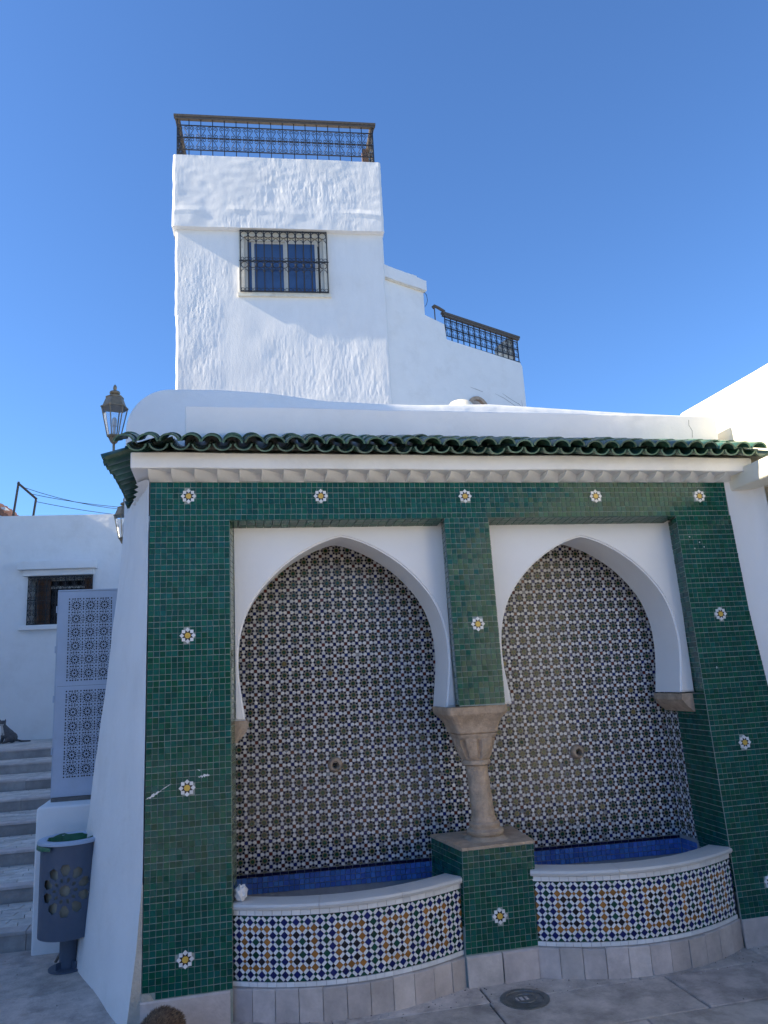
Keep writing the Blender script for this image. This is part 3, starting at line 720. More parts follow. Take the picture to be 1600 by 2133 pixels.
def place_tile(me, M, j=.026):
    obj('roof_tile', me, None, FT, M @ Matrix.Rotation(random.gauss(0, j), 4, 'Z') @ Matrix.Rotation(random.gauss(0, j), 4, 'Y') @ Matrix.Translation((random.gauss(0, .003), random.gauss(0, .007), random.gauss(0, .003))))
def eave_row(base, n, rows=3):
    for i in range(n):
        sl = Matrix.Rotation(SL, 4, 'X')
        for r in range(rows):
            if i < n-0: place_tile(chn, base @ Matrix.Translation((i*TPX+TPX/2, 0, 0)) @ sl @ Matrix.Translation((0, .02+r*.135, .048+r*.003)))
            place_tile(cov, base @ Matrix.Translation((i*TPX, 0, 0)) @ sl @ Matrix.Translation((0, r*.135, .052+r*.002)))
eave_row(Matrix.Translation((-.50, -.262, 2.943)), nt_+1)
eave_row(Matrix.Translation((-.632, 1.58, 2.932)) @ Matrix.Rotation(R(-90), 4, 'Z'), 14, 2)
MB().add([(-.46, -.13, 2.972), (3.46, -.13, 2.972), (3.46, .14, 3.085), (-.30, .14, 3.085), (-.46, 1.62, 2.965), (-.30, 1.62, 3.03)], [(0, 1, 2, 3), (0, 3, 5, 4)]).obj('roof_bed', WHITE, FT)
soft_box('parapet', (-.205, .10, 3.05), (3.44, .34, 3.352), WHITE, FT, bev=.014, cuts=.3, amp=.008, seed=9)
for pts in ([(3.22, 3.32), (3.215, 3.28), (3.235, 3.24), (3.228, 3.19)],):
    MB().tube([(x, .0985, z) for x, z in pts], .0016, 4).obj('crack', JOINT, FT)
soft_box('fountain_core', (-.37, .82, 0), (3.5, 1.66, 3.16), WHITE, FT, bev=.01)
soft_box('fountain_roof', (-.34, .3, 3.05), (3.5, 1.7, 3.2), WHITE, FT, bev=.01)
soft_box('niche_ceiling', (0.0, .17, 2.70), (3.3, .9, 2.86), WHITE, FT, bev=.0)
# splayed, battered white side wall
bz = np.linspace(-.03, 2.90, 34); mb = MB(); nyd = 14
def but_x(z): return float(np.interp(z, [-.357, .872, 2.313, 2.838, 3.0], [-.998, -.880, -.726, -.690, -.685]))
def frt_x(z): return float(np.interp(z, [-.05, .38, .70, 3.0], [-.475, -.432, -.405, -.396]))
for z in bz:
    for i in range(nyd+1):
        t = i/nyd; xx = frt_x(z)+(but_x(z)-frt_x(z))*t; yy = .012+1.29*t
        k = .010*noise.noise(Vector((yy*2.2, z*1.6, 4)))+.004*noise.noise(Vector((yy*7, z*5, 9)))
        rd = .05*max(0, 1-(1-t)/.12)**2
        mb.v.append((xx+(k if i > 0 else .25*k), yy+rd*.4, z))
    mb.v.append((but_x(z)+.10, 1.36, z)); mb.v.append((-.35, 1.37, z))
W_ = nyd+3
for j in range(len(bz)-1):
    for i in range(W_-1): a = j*W_+i; mb.f.append((a+1, a, a+W_, a+W_+1)); mb.m.append(0)
mb.obj('battered_side_wall', WHITE, FT, smooth=50)
# right return of the fountain beside the tiles
mb = MB(); zz = np.linspace(0, 2.9, 16)
for z in zz:
    xo = right_outer(min(z, 2.83))-.004
    mb.v += [(xo, .004, z), (xo+.05, .006, z), (xo+.16, -.004, z), (xo+.20, -.05, z), (xo+.21, -.12, z), (xo+.26, .3, z)]
for j in range(15):
    for i in range(4): a = j*6+i; mb.f.append((a, a+1, a+7, a+6)); mb.m.append(0)
mb.obj('plaster_return', WHITE_S, FT, smooth=60)

# ------------------------------------------------------------------ building on the right
CREAMW = mat('cream_limewash', (.80, .765, .655), .85, .04, 3, .35, 55, bdist=.004, waves=.5, wscale=2.4, stain=(.62, .58, .48), stain_amt=.3, stain_scale=1.9)
RB = thing('house', 'sunlit cream white house wall with projecting ledge beside the fountain', 'house', (4.3, -2, 0), 'white houses around the square')
soft_box('wall', (3.60, -6.5, -.02), (7.5, 4.5, 2.86), CREAMW, RB, bev=.02)
soft_box('upper_wall', (3.552, -6.52, 2.85), (7.6, .66, 3.572), CREAMW, RB, bev=.02, cuts=.4, amp=.008, seed=5)
soft_box('ledge', (3.395, -6.5, 2.785), (3.70, .02, 2.915), CREAMW, RB, bev=.016, cuts=.3, amp=.006, seed=6)

# ------------------------------------------------------------------ building behind with the rounded wall
BB = thing('house', 'low white house with rounded parapet corner behind the green roof tiles', 'house', (1.7, 2, 0), 'white houses around the square')
mb = MB(); prof = []
for i in range(13):
    a = math.pi/2*i/12; prof.append((-.735+.36*(1-math.cos(a)), 3.74+.36*math.sin(a)))
top = [(.0, 4.105), (.4, 4.085), (.9, 4.03), (1.4, 4.01), (1.75, 4.012), (2.4, 4.03), (3.0, 4.01), (3.6, 3.985), (4.45, 3.96)]
xs = [(-.735, 0), (-.735, 2.5)]+prof+top
n = len(xs)
for y_, dz in ((1.70, -.05), (1.715, -.015), (1.75, 0), (2.1, 0), (8.6, 0)):
    for x_, z_ in xs: mb.v.append((x_ if x_ > -.7 else x_+(.02 if y_ < 1.71 else 0), y_+.012*noise.noise(Vector((x_*2, z_*2, 1))), z_+(dz if z_ > 2.6 else 0)+.008*noise.noise(Vector((x_*3, 0, y_)))))
    mb.v.append((4.45, y_, 0))
W_ = n+1
for j in range(4):
    for i in range(n): a = j*W_+i; mb.f.append((a, a+1, a+W_+1, a+W_)); mb.m.append(0)
mb.f.append(tuple(range(W_))[::-1]); mb.m.append(0); mb.f.append(tuple(4*W_+k for k in range(W_))); mb.m.append(0)
me = mb.mesh('wall'); bm = bmesh.new(); bm.from_mesh(me); bmesh.ops.recalc_face_normals(bm, faces=bm.faces); bm.to_mesh(me); bm.free(); shade(me, 40)
obj('wall', me, WHITE, BB)
mb = MB(); mb.lathe([(.19, 0), (.185, .05), (.16, .12), (.11, .18), (.05, .205), (.005, .21)], (2.62, 3.2, 4.42), 20); mb.lathe([(.20, -.6), (.20, 0), (.19, 0)], (2.62, 3.2, 4.42), 20)
mb.obj('small_dome', CREAM, BB, smooth=50)
MB().tube([(3.52, 1.675, 3.92), (3.64, 1.672, 3.85), (3.85, 1.67, 3.76)], .004, 5).obj('cable', IRON, BB)

# ------------------------------------------------------------------ iron scrollwork
def spiral(cx_, cz, r, a0, turns, sgn, n=14): return [(cx_+r*(1-.78*i/n)*math.cos(a0+sgn*turns*2*math.pi*i/n), 0, cz+r*(1-.78*i/n)*math.sin(a0+sgn*turns*2*math.pi*i/n)) for i in range(n+1)]
def c_scroll(w_, h_, r, side):
    # S-heart limb: spiral at the top, straight slope, spiral at the bottom
    s = side; x1, z1 = s*(w_*.5-r*1.15), h_/2-r*1.1; x0, z0 = s*(r*1.15), -h_/2+r*1.1
    a = [p for p in reversed(spiral(x1, z1, r, math.pi/2 if s > 0 else math.pi/2, 1.15, 1 if s > 0 else -1))]
    top_ = spiral(x1, z1, r, 0 if s < 0 else math.pi, 1.2, -1 if s > 0 else 1)
    bot_ = spiral(x0, z0, r, math.pi if s < 0 else 0, 1.2, -1 if s > 0 else 1)
    return list(reversed(top_))+[((x1+x0)/2+s*.0, 0, (z1+z0)/2)]*0+bot_
def scroll_bay(w_, h_, r, th):
    """two stacked hearts, mirrored"""
    mb = MB()
    for zc, flip in ((h_*.25, 1), (-h_*.25, -1)):
        for s in (-1, 1):
            p = c_scroll(w_, h_/2, r, s); p = [(x, y_, zc+z*flip) for x, y_, z in p]
            mb.tube(p, th, 5, cap=False)
    return mb.mesh('scroll')
def railing(parent, O, u, length, h, nb, rail_w=.05, ends=True):
    """u: unit direction; railing plane through O"""
    ang = math.atan2(u.y, u.x); M = Matrix.Translation(O) @ Matrix.Rotation(ang, 4, 'Z')
    rl = obj('railing', MB().box((-.03, -.012, 0), (length+.03, .012, .03)).mesh('railing'), IRON, parent, M)
    def sub(name, mb, mt, world=M, smooth=False): return mb.obj(name, mt, rl, smooth, world)
    sub('handrail', MB().box((-.07, -rail_w, h-.05), (length+.07, rail_w, h)).box((-.05, -rail_w*.8, h-.10), (length+.05, rail_w*.8, h-.052)), BRONZE)
    z0, z1 = h*.20, h*.77
    for z in (z0, (z0+z1)/2, z1): sub('crossbar', MB().box((0, -.010, z-.009), (length, .010, z+.009)), IRON)
    bay = length/nb; sc = scroll_bay(bay, z1-z0-.03, bay*.20, bay*.029); sc.materials.append(IRON)
    upm = MB().box((-.009, -.009, .02), (.009, .009, h-.06)).mesh('upright'); upm.materials.append(IRON)
    for i in range(nb+1): obj('upright', upm, None, rl, M @ Matrix.Translation((i*bay, 0, 0)))
    for i in range(nb): obj('scroll', sc, None, rl, M @ Matrix.Translation(((i+.5)*bay, 0, (z0+z1)/2)))
    return rl

# ------------------------------------------------------------------ the tower house
TW = thing('tower_house', 'tall white plastered tower house with barred window and iron roof railing', 'house', (1.3, 11.5, 0))
TA = R(-4.3); TO = Matrix.Translation((1.2, 10, 0)) @ Matrix.Rotation(TA, 4, 'Z')      # local: x along face, -y outwards
def vnoise(u, v, seed):
    h = np.random.default_rng(seed).random((256, 256)); u = u % 256; v = v % 256
    i, j = np.floor(u).astype(int), np.floor(v).astype(int); fu, fv = u-i, v-j
    fu, fv = fu*fu*(3-2*fu), fv*fv*(3-2*fv); i1, j1 = (i+1) % 256, (j+1) % 256
    return (h[i, j]*(1-fu)+h[i1, j]*fu)*(1-fv)+(h[i, j1]*(1-fu)+h[i1, j1]*fu)*fv-.5
def plaster(U_, Z_, top):
    d = .013*vnoise(U_*1.1+3, Z_*1.0+100, 1)+.012*vnoise(U_*2.9+8, Z_*2.3+9, 2)
    st_ = .0065*vnoise(U_*17+50, Z_*4.5+50, 3)+.0065*vnoise(U_*33+90, Z_*9+5, 4)+.0035*vnoise(U_*52+99, Z_*26+40, 5)+.006*np.clip(vnoise(U_*12+80, Z_*5+30, 15)-.22, 0, 1)*4
    msk = np.clip(.6+1.5*vnoise(U_*1.3+20, Z_*1.1+7, 6), .12, 1.25)
    d = d+st_*msk*.48
    if top:
        rid = 11.30+.10*vnoise(U_*2.2, Z_*0, 8); d = d+.015*np.clip(1-np.abs(Z_-rid)/.10, 0, 1)*np.clip(.5+1.6*vnoise(U_*2.5+4, Z_*0+2, 9), 0, 1)
        d = d+.006*vnoise(U_*7, Z_*9, 12)
    return d
def tower_panel(name, xl, xr, za, zb, y_off, top, hole=None, nu=400, dz=.0125):
    us = np.linspace(0, 1, nu); zs_ = np.arange(za, zb+1e-6, (zb-za)/round((zb-za)/dz))
    if hole:
        for e in (hole[0], hole[1]):
            t = (e-xl((za+zb)/2))/(xr((za+zb)/2)-xl((za+zb)/2)); us[np.argmin(abs(us-t))] = t
        for e in (hole[2], hole[3]): zs_[np.argmin(abs(zs_-e))] = e
    A, B = np.meshgrid(us, zs_, indexing='ij')
    xl_ = np.array([xl(z) for z in zs_])[None, :]; xr_ = np.array([xr(z) for z in zs_])[None, :]
    Xs = xl_+(xr_-xl_)*A; D = plaster(Xs, B, top)
    if hole:
        dx = np.maximum(np.maximum(hole[0]-Xs, Xs-hole[1]), 0); dz_ = np.maximum(np.maximum(hole[2]-B, B-hole[3]), 0); dd = np.hypot(dx, dz_)
        D = D*np.clip(dd/.12, 0, 1)
    edge = np.minimum(A, 1-A)*(xr_-xl_); rnd = .035*np.clip(1-edge/.05, 0, 1)**2
    Ys = y_off-D+rnd
    nz = len(zs_); v = np.stack([Xs, Ys, B], -1).reshape(-1, 3).tolist(); f = []
    for i in range(nu-1):
        for j in range(nz-1):
            if hole:
                xm = (Xs[i, j]+Xs[i+1, j])/2; zm = (B[i, j]+B[i, j+1])/2
                if hole[0] < xm < hole[1] and hole[2] < zm < hole[3]: continue
            a = i*nz+j; f.append((a, a+nz, a+nz+1, a+1))
    def back(idx, off):
        n0 = len(v)
        for q in idx: v.append([v[q][0]+off[0], v[q][1]+off[1], v[q][2]+off[2]])
        for k in range(len(idx)-1): f.append((idx[k+1], idx[k], n0+k, n0+k+1))
    back([j for j in range(nz)][::-1], (0.0, 4.2, 0)); back([(nu-1)*nz+j for j in range(nz)], (0.0, 4.2, 0))
    back([i*nz+nz-1 for i in range(nu)][::-1], (0, 4.2, 0)); back([i*nz for i in range(nu)], (0, .35, 0))
    return obj(name, mesh(name, v, f, 60), WHITE_R, TW, TO)
wob = lambda z, s: .018*noise.noise(Vector((z*1.5, s, 0)))+.008*noise.noise(Vector((z*5, s, 3)))
HOLE = (-.775, 1.078, 9.485, 10.90)
tower_panel('wall', lambda z: -2.062+wob(z, 1)+(.02 if z < 9 else 0), lambda z: 2.268+wob(z, 5), 5.5, 10.96, 0, False, HOLE)
tower_panel('upper_wall', lambda z: -2.115+wob(z, 2)+(.012*(z-11)), lambda z: 2.285+wob(z, 6), 10.925, 12.60, -.135, True)
# window: surround, sliding sashes, panes, iron grille
wn = obj('window', MB().box((-.775, -.035, 9.485), (-.665, .13, 10.90)).box((.975, -.035, 9.485), (1.078, .13, 10.90)).box((-.665, -.035, 10.80), (.975, .13, 10.90)).box((-.80, -.06, 9.425), (1.10, .13, 9.50)).mesh('window'), CREAM, TW, TO)
def sub(name, mb, mt, parent, world, smooth=False): return mb.obj(name, mt, parent, smooth, world)
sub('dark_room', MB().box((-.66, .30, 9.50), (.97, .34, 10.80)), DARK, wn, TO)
for a, b, y_ in ((-.52, .20, .085), (.18, .86, .06)):
    sub('sash', MB().box((a, y_, 9.52), (a+.06, y_+.03, 10.76)).box((b-.06, y_, 9.52), (b, y_+.03, 10.76)).box((a+.06, y_, 9.52), (b-.06, y_+.03, 9.60)).box((a+.06, y_, 10.70), (b-.06, y_+.03, 10.76)), ALU, wn, TO)
    sub('pane', MB().box((a+.05, y_+.012, 9.58), (b-.05, y_+.018, 10.72)), GLASSB, wn, TO)
sub('outer_frame', MB().box((-.665, .05, 9.50), (-.60, .12, 10.80)).box((.90, .05, 9.50), (.975, .12, 10.80)).box((-.60, .05, 10.74), (.90, .12, 10.80)), ALU, wn, TO)
sub('side_pane', MB().box((-.60, .10, 9.50), (-.52, .104, 10.74)), GLASSB, wn, TO)
gx0, gx1, gy = -.74, 1.045, -.085
g = obj('grille', MB().box((gx0, gy-.01, 10.875), (gx1, gy+.01, 10.895)).box((gx0, gy-.01, 9.50), (gx1, gy+.01, 9.52)).box((gx0-.03, gy-.01, 10.19), (gx1+.03, gy+.01, 10.205)).mesh('grille'), IRON, TW, TO)
nbar = 11; bs = (gx1-gx0)/nbar
for i in range(nbar+1): sub('bar', MB().box((gx0+i*bs-.011, gy-.011, 9.50), (gx0+i*bs+.011, gy+.011, 10.90)), IRON, g, TO)
def ring_pts(x, z, r, n=14): return [(x+r*math.cos(2*math.pi*k/n), gy, z+r*math.sin(2*math.pi*k/n)) for k in range(n+1)]
for i in range(nbar):
    xm = gx0+(i+.5)*bs
    sub('ring', MB().tube(ring_pts(xm, 10.80, bs*.45), .008, 5, cap=False), IRON, g, TO)
    sub('ring', MB().tube(ring_pts(xm, 10.11, bs*.42), .008, 5, cap=False), IRON, g, TO)
    for s in (-1, 1):
        for zc in (9.555, 10.245): sub('curl', MB().tube([(xm+s*bs*(.25-.2*math.cos(t)), gy, zc+.033*math.sin(t)) for t in np.linspace(-2.6, 3.0, 9)], .006, 5, cap=False), IRON, g, TO)
        for zc in (10.64, 9.95): sub('tendril', MB().tube([(xm+s*bs*.45, gy, zc), (xm+s*bs*.30, gy, zc+.05), (xm+s*bs*.08, gy, zc+.06)], .007, 5, cap=False), IRON, g, TO)
uT = Vector((math.cos(TA), math.sin(TA), 0)); nT = Vector((-uT.y, uT.x, 0))
o0 = Vector((1.2, 10, 12.60))+uT*-2.03+nT*-.02
railing(TW, o0, uT, 4.20, 1.04, 17)
railing(TW, o0+nT*.03, nT, 2.2, 1.04, 9)
railing(TW, o0+uT*4.20+nT*.03, nT, 2.2, 1.04, 9)
MB().box((-1.9, .25, 12.4), (2.1, 4.0, 12.58)).obj('roof_slab', WHITE, TW, world=TO)
MB().box((1.98, .35, 12.58), (2.10, .55, 13.3)).obj('rolled_rug', CARPET, TW, world=TO)

# ------------------------------------------------------------------ stepped terrace house, right of the tower
SH = thing('terrace_house', 'white stepped terrace house with cracked wall and roof railing behind the tower', 'house', (5.2, 10.8, 0))
SA = R(25.5); SO = Matrix.Translation((3.42, 10.0, 0)) @ Matrix.Rotation(SA, 4, 'Z')
prof = [(-.01, 5.0), (-.01, 10.02), (1.17, 10.02), (1.17, 9.46), (1.30, 9.44), (1.74, 9.38), (1.78, 9.02), (4.18, 8.985), (4.25, 8.90), (4.27, 5.0)]
fpoly = [(x, z) for x, z in prof]
# arch window hole
ah = [(2.33, 7.30)]+[(2.605+.275*math.cos(a), 7.46+.275*math.sin(a)) for a in np.linspace(math.pi, 0, 13)]+[(2.88, 7.30)]
me = holed_sheet('wall', [(x, z) for x, z in fpoly], [ah], .0)
for v in me.vertices: v.co.y = 0
bm = bmesh.new(); bm.from_mesh(me); bmesh.ops.remove_doubles(bm, verts=bm.verts, dist=1e-4)
seen = set()
for f_ in list(bm.faces):
    k = tuple(sorted(v.index for v in f_.verts))
    if k in seen: bm.faces.remove(f_)
    seen.add(k)
r_ = bmesh.ops.extrude_face_region(bm, geom=bm.faces[:])
bmesh.ops.translate(bm, vec=(0, 2.5, 0), verts=[g_ for g_ in r_['geom'] if isinstance(g_, bmesh.types.BMVert)])
bmesh.ops.recalc_face_normals(bm, faces=bm.faces); bm.to_mesh(me); bm.free()
obj('wall', me, WHITE, SH, SO)
mb = MB()
for i in range(9):
    x0, x1 = .0+i*.135, .0+(i+1)*.135-.001
    mb.box((x0, -.075+.0*i, 10.02+random.uniform(0, .006)), (x1, .35, 10.30+(-.03 if i > 6 else 0)+random.uniform(-.008, .008)))
mb.obj('coping', WHITE, SH, world=SO)
MB().box((.0, -.06, 9.995), (1.19, .30, 10.018)).obj('coping_underside', CREAM, SH, world=SO)
sr = MB()
for i in range(12):
    a0, a1 = math.pi*i/12, math.pi*(i+1)/12
    q = [(2.605+r*math.cos(a), y_, 7.46+r*math.sin(a)) for a in (a0, a1) for r in (.27, .345) for y_ in (-.035, .05)]
    sr.add(q, [(0, 2, 6, 4), (0, 4, 5, 1), (2, 3, 7, 6), (0, 1, 3, 2), (4, 6, 7, 5)])
sr.obj('arch_surround', STONE, SH, world=SO)
MB().box((2.30, .25, 7.2), (2.92, .28, 7.8)).obj('arch_pane', GLASSB, SH, world=SO)
uS = Vector((math.cos(SA), math.sin(SA), 0)); oS = Vector((3.42, 10.0, 9.0))+uS*1.80+Vector((uS.y, -uS.x, 0))*-.04
railing(SH, oS, uS, 2.40, .70, 13, .045)
MB().tube([(1.50, .03, 9.72), (1.46, .03, 9.75), (1.50, .03, 9.78), (1.62, .03, 9.765), (1.80, .03, 9.72)], .035, 8).tube([(1.50, .03, 9.40), (1.50, .03, 9.74)], .014, 6).obj('handrail_end', BRONZE, SH, world=SO)
for pts in ([(3.45, 8.05), (3.6, 8.0), (3.8, 7.93), (4.0, 7.88), (4.1, 7.82)], [(3.2, 7.99), (3.5, 7.94), (3.9, 7.80), (4.08, 7.75), (4.14, 7.66)], [(2.4, 8.0), (2.6, 7.985), (2.8, 7.955)], [(4.1, 8.0), (4.12, 7.8), (4.2, 7.6)]):
    MB().tube([(x, .0, z+random.uniform(-.008, .008)) for x, z in pts], [.002, .005, .004, .005, .002][:len(pts)], 4).obj('crack', JOINT, SH, world=SO)
MB().tube([(1.16, -.03, 10.0), (1.22, -.05, 9.93), (1.235, -.05, 9.80), (1.21, -.03, 9.70), (1.185, 0, 9.66)], .006, 5).obj('loose_cable', IRON, SH, world=SO)
# cloth hung over the end of the railing
cl = thing('laundry', 'white cloth and brown rug hung over the end of the terrace railing', 'laundry', tuple(SO @ Vector((4.1, .15, 9.0))))
mb = MB(); nu_, nv_ = 16, 12
for i in range(nu_+1):
    for j in range(nv_+1):
        s, t = i/nu_, j/nv_; xx = 3.56+.50*s+(.12*(1-t))*(s-.9); hgt = .20+.50*s**.8
        mb.v.append((xx-.10*t*(1-s), .10+.035*math.sin(s*17+t*2)+.02*math.sin(t*8), 9.0+hgt*(1-t)))
for i in range(nu_):
    for j in range(nv_): a = i*(nv_+1)+j; mb.f.append((a, a+1, a+nv_+2, a+nv_+1)); mb.m.append(0)
mb.obj('white_cloth', CLOTH, cl, smooth=True, world=SO)
mb = MB()
for i in range(9):
    for j in range(9): s, t = i/8, j/8; mb.v.append((4.02+.17*s, .14+.02*math.sin(s*9)+.01*math.sin(t*7), 9.66-.64*t))
for i in range(8):
    for j in range(8): a = i*9+j; mb.f.append((a, a+1, a+10, a+9)); mb.m.append(0)
mb.obj('rug', CARPET, cl, smooth=True, world=SO)

# ------------------------------------------------------------------ house on the left, above the stairs
LH = thing('house', 'white house with hooded shuttered window at the top of the stairs', 'house', (-3.5, 9.8, .97), 'white houses around the square')
LO = Matrix.Translation((-2.7, 9.6, 0)) @ Matrix.Rotation(R(-3.2), 4, 'Z')
wx0, wx1, wz0, wz1 = -.53, .52, 2.855, 3.69
bmw = MB()
for a, b in (((-6, 0, 0), (wx0, .35, 4.78)), ((wx1, 0, 0), (2.6, .35, 4.78)), ((wx0, 0, 0), (wx1, .35, wz0)), ((wx0, 0, wz1), (wx1, .35, 4.78))): bmw.box(a, b)
bmw.box((-6, .352, 0), (2.6, 5, 4.77))
bmw.obj('wall', WHITE, LH, world=LO)
soft_box('window_hood', (-.70, -.16, 3.80), (.60, .02, 3.945), WHITE, LH, bev=.012, world=LO)
soft_box('window_hood_base', (-.62, -.07, 3.70), (.54, .02, 3.80), WHITE, LH, bev=.01, world=LO)
soft_box('window_sill', (-.66, -.09, 2.775), (.60, .10, 2.855), WHITE, LH, bev=.012, world=LO)
wl = obj('window', MB().box((wx0, .20, wz0), (wx0+.05, .26, wz1)).box((wx1-.05, .20, wz0), (wx1, .26, wz1)).box((wx0, .20, wz1-.05), (wx1, .26, wz1)).box((wx0+.1, .215, 3.50), (wx1-.1, .235, 3.54)).mesh('window'), ALU, LH, LO)
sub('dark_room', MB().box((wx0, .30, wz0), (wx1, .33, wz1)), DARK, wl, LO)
for a, b in ((-.43, -.20), (.36, .50)):
    mb = MB().box((a, .10, wz0+.01), (a+.04, .13, wz1-.03)).box((b-.05, .10, wz0+.01), (b, .13, wz1-.03)).box((a+.04, .10, wz0+.01), (b-.05, .13, wz0+.06)).box((a+.04, .10, wz1-.09), (b-.05, .13, wz1-.03))
    s_ = sub('shutter', mb, WOOD, wl, LO); z = wz0+.07
    while z < wz1-.1: sub('slat', MB().add([(a+.04, .125, z), (b-.05, .125, z), (b-.05, .105, z+.03), (a+.04, .105, z+.03), (a+.04, .13, z+.004), (b-.05, .13, z+.004), (b-.05, .11, z+.034), (a+.04, .11, z+.034)], [(3, 2, 1, 0), (4, 5, 6, 7), (0, 1, 5, 4), (2, 3, 7, 6)]), WOOD, s_, LO); z += .036
gl = obj('grille', MB().box((wx0-.01, -.05, wz1-.02), (wx1+.01, -.03, wz1)).box((wx0-.01, -.05, wz0+.0), (wx1+.01, -.03, wz0+.02)).box((wx0-.01, -.05, 3.27), (wx1+.01, -.03, 3.285)).mesh('grille'), IRON, LH, LO)
for i in range(8): x = wx0+(wx1-wx0)*i/7; sub('bar', MB().box((x-.007, -.047, wz0), (x+.007, -.033, wz1)), IRON, gl, LO)
hs_ = scroll_bay(.15, .38, .03, .006); hs_.materials.append(IRON)
for i in range(7):
    for z in (3.07, 3.48): obj('scroll', hs_, None, gl, LO @ Matrix.Translation((wx0+.075+i*.15, -.04, z)))
# metal frame on its roof, cables, terracotta hump
rf = thing('roof_frame', 'rusty dark metal frame standing on the roof of the left house', 'metal frame', (-3.5, 9.75, 4.78))
MB().tube([(-3.565, 9.72, 4.78), (-3.50, 9.72, 5.42)], .022, 6).tube([(-3.515, 9.72, 5.40), (-3.19, 9.72, 5.10)], .022, 6).tube([(-3.20, 9.72, 5.11), (-3.235, 9.72, 4.78)], .022, 6).obj('frame_bar', BRONZE, rf)
th = thing('terracotta_roof', 'weathered terracotta tiled roof edge on the left house', 'roof', (-4.0, 9.9, 4.78))
for i in range(9):
    a = i/8; mb = MB(); cx_ = -4.3+.075*i
    mb.tube([(cx_, 9.75, 5.10-.30*a*a), (cx_+.03, 9.95, 5.13-.30*a*a), (cx_+.05, 10.4, 5.2-.3*a*a)], .06, 8)
    mb.obj('roof_tile', TERRA, th, smooth=50)
MB().box((-4.5, 9.8, 4.77), (-3.72, 10.3, 4.98)).obj('tile_bed', WHITE, th)
for (a, b, sag, lb) in (((-3.45, 9.72, 5.33), (.2, 11.3, 5.40), .30, 'upper thin cable strung from the roof frame'), ((-3.3, 9.72, 5.20), (.2, 11.2, 5.30), .16, 'middle thin cable strung from the roof frame'), ((-3.22, 9.72, 5.06), (.2, 11.1, 5.0), .12, 'lowest thin cable strung from the roof frame')):
    A, B = Vector(a), Vector(b); pts = [A.lerp(B, t)+Vector((0, 0, -4*sag*t*(1-t))) for t in np.linspace(0, 1, 14)]
    tag(MB().tube(pts, .006, 4).obj('cable', IRON), lb, 'cable', 'cables over the left house')

# ------------------------------------------------------------------ houses out of frame that shade the square and show in the glaze
def plain_house(label, a, b, seed, side):
    t = thing('house', label, 'house', ((a[0]+b[0])/2, (a[1]+b[1])/2, 0), 'white houses around the square')
    soft_box('wall', a, b, WHITE, t, bev=.03)
    soft_box('roof_coping', (a[0]-.04, a[1]-.04, b[2]-.02), (b[0]+.04, b[1]+.04, b[2]+.10), WHITE, t, bev=.02)
    n = 3
    for i in range(n):
        f = (i+.5)/n
        if side == 'x': y_ = a[1]+(b[1]-a[1])*f; MB().box((b[0]-.05, y_-.5, 2.4), (b[0]+.012, y_+.5, 3.7)).obj('window', WOOD, t); MB().box((b[0]-.05, y_-.65, 2.3), (b[0]+.08, y_+.65, 2.38)).obj('window_sill', WHITE, t)
        else: x_ = a[0]+(b[0]-a[0])*f; MB().box((x_-.5, b[1]-.05, 1.2), (x_+.5, b[1]+.012, 2.5)).obj('window', WOOD, t); MB().box((x_-.65, b[1]-.05, 1.1), (x_+.65, b[1]+.08, 1.18)).obj('window_sill', WHITE, t)
plain_house('tall white house closing the left side of the square', (-13, -3.0, 0), (-7, 5.0, 9.17), 1, 'x')
plain_house('lower white house beside the stairs on the left side', (-13.1, 4.85, 0), (-7.08, 16, 7.62), 2, 'x')
RW = thing('reflection_wall', 'added unseen brown wall opposite the fountain that darkens the glaze reflections', 'wall', (0, -19, 0))  # added wall, never in view: gives the glazed tiles something dark to reflect
soft_box('wall', (-22, -20, 0), (16, -18, 3.3), WALL_REFL, RW, bev=.05)
for i in range(17):
    soft_box('merlon', (-21.6+i*2.2, -20, 3.25), (-20.4+i*2.2, -19.3, 4.0), WALL_REFL, RW, bev=.05)

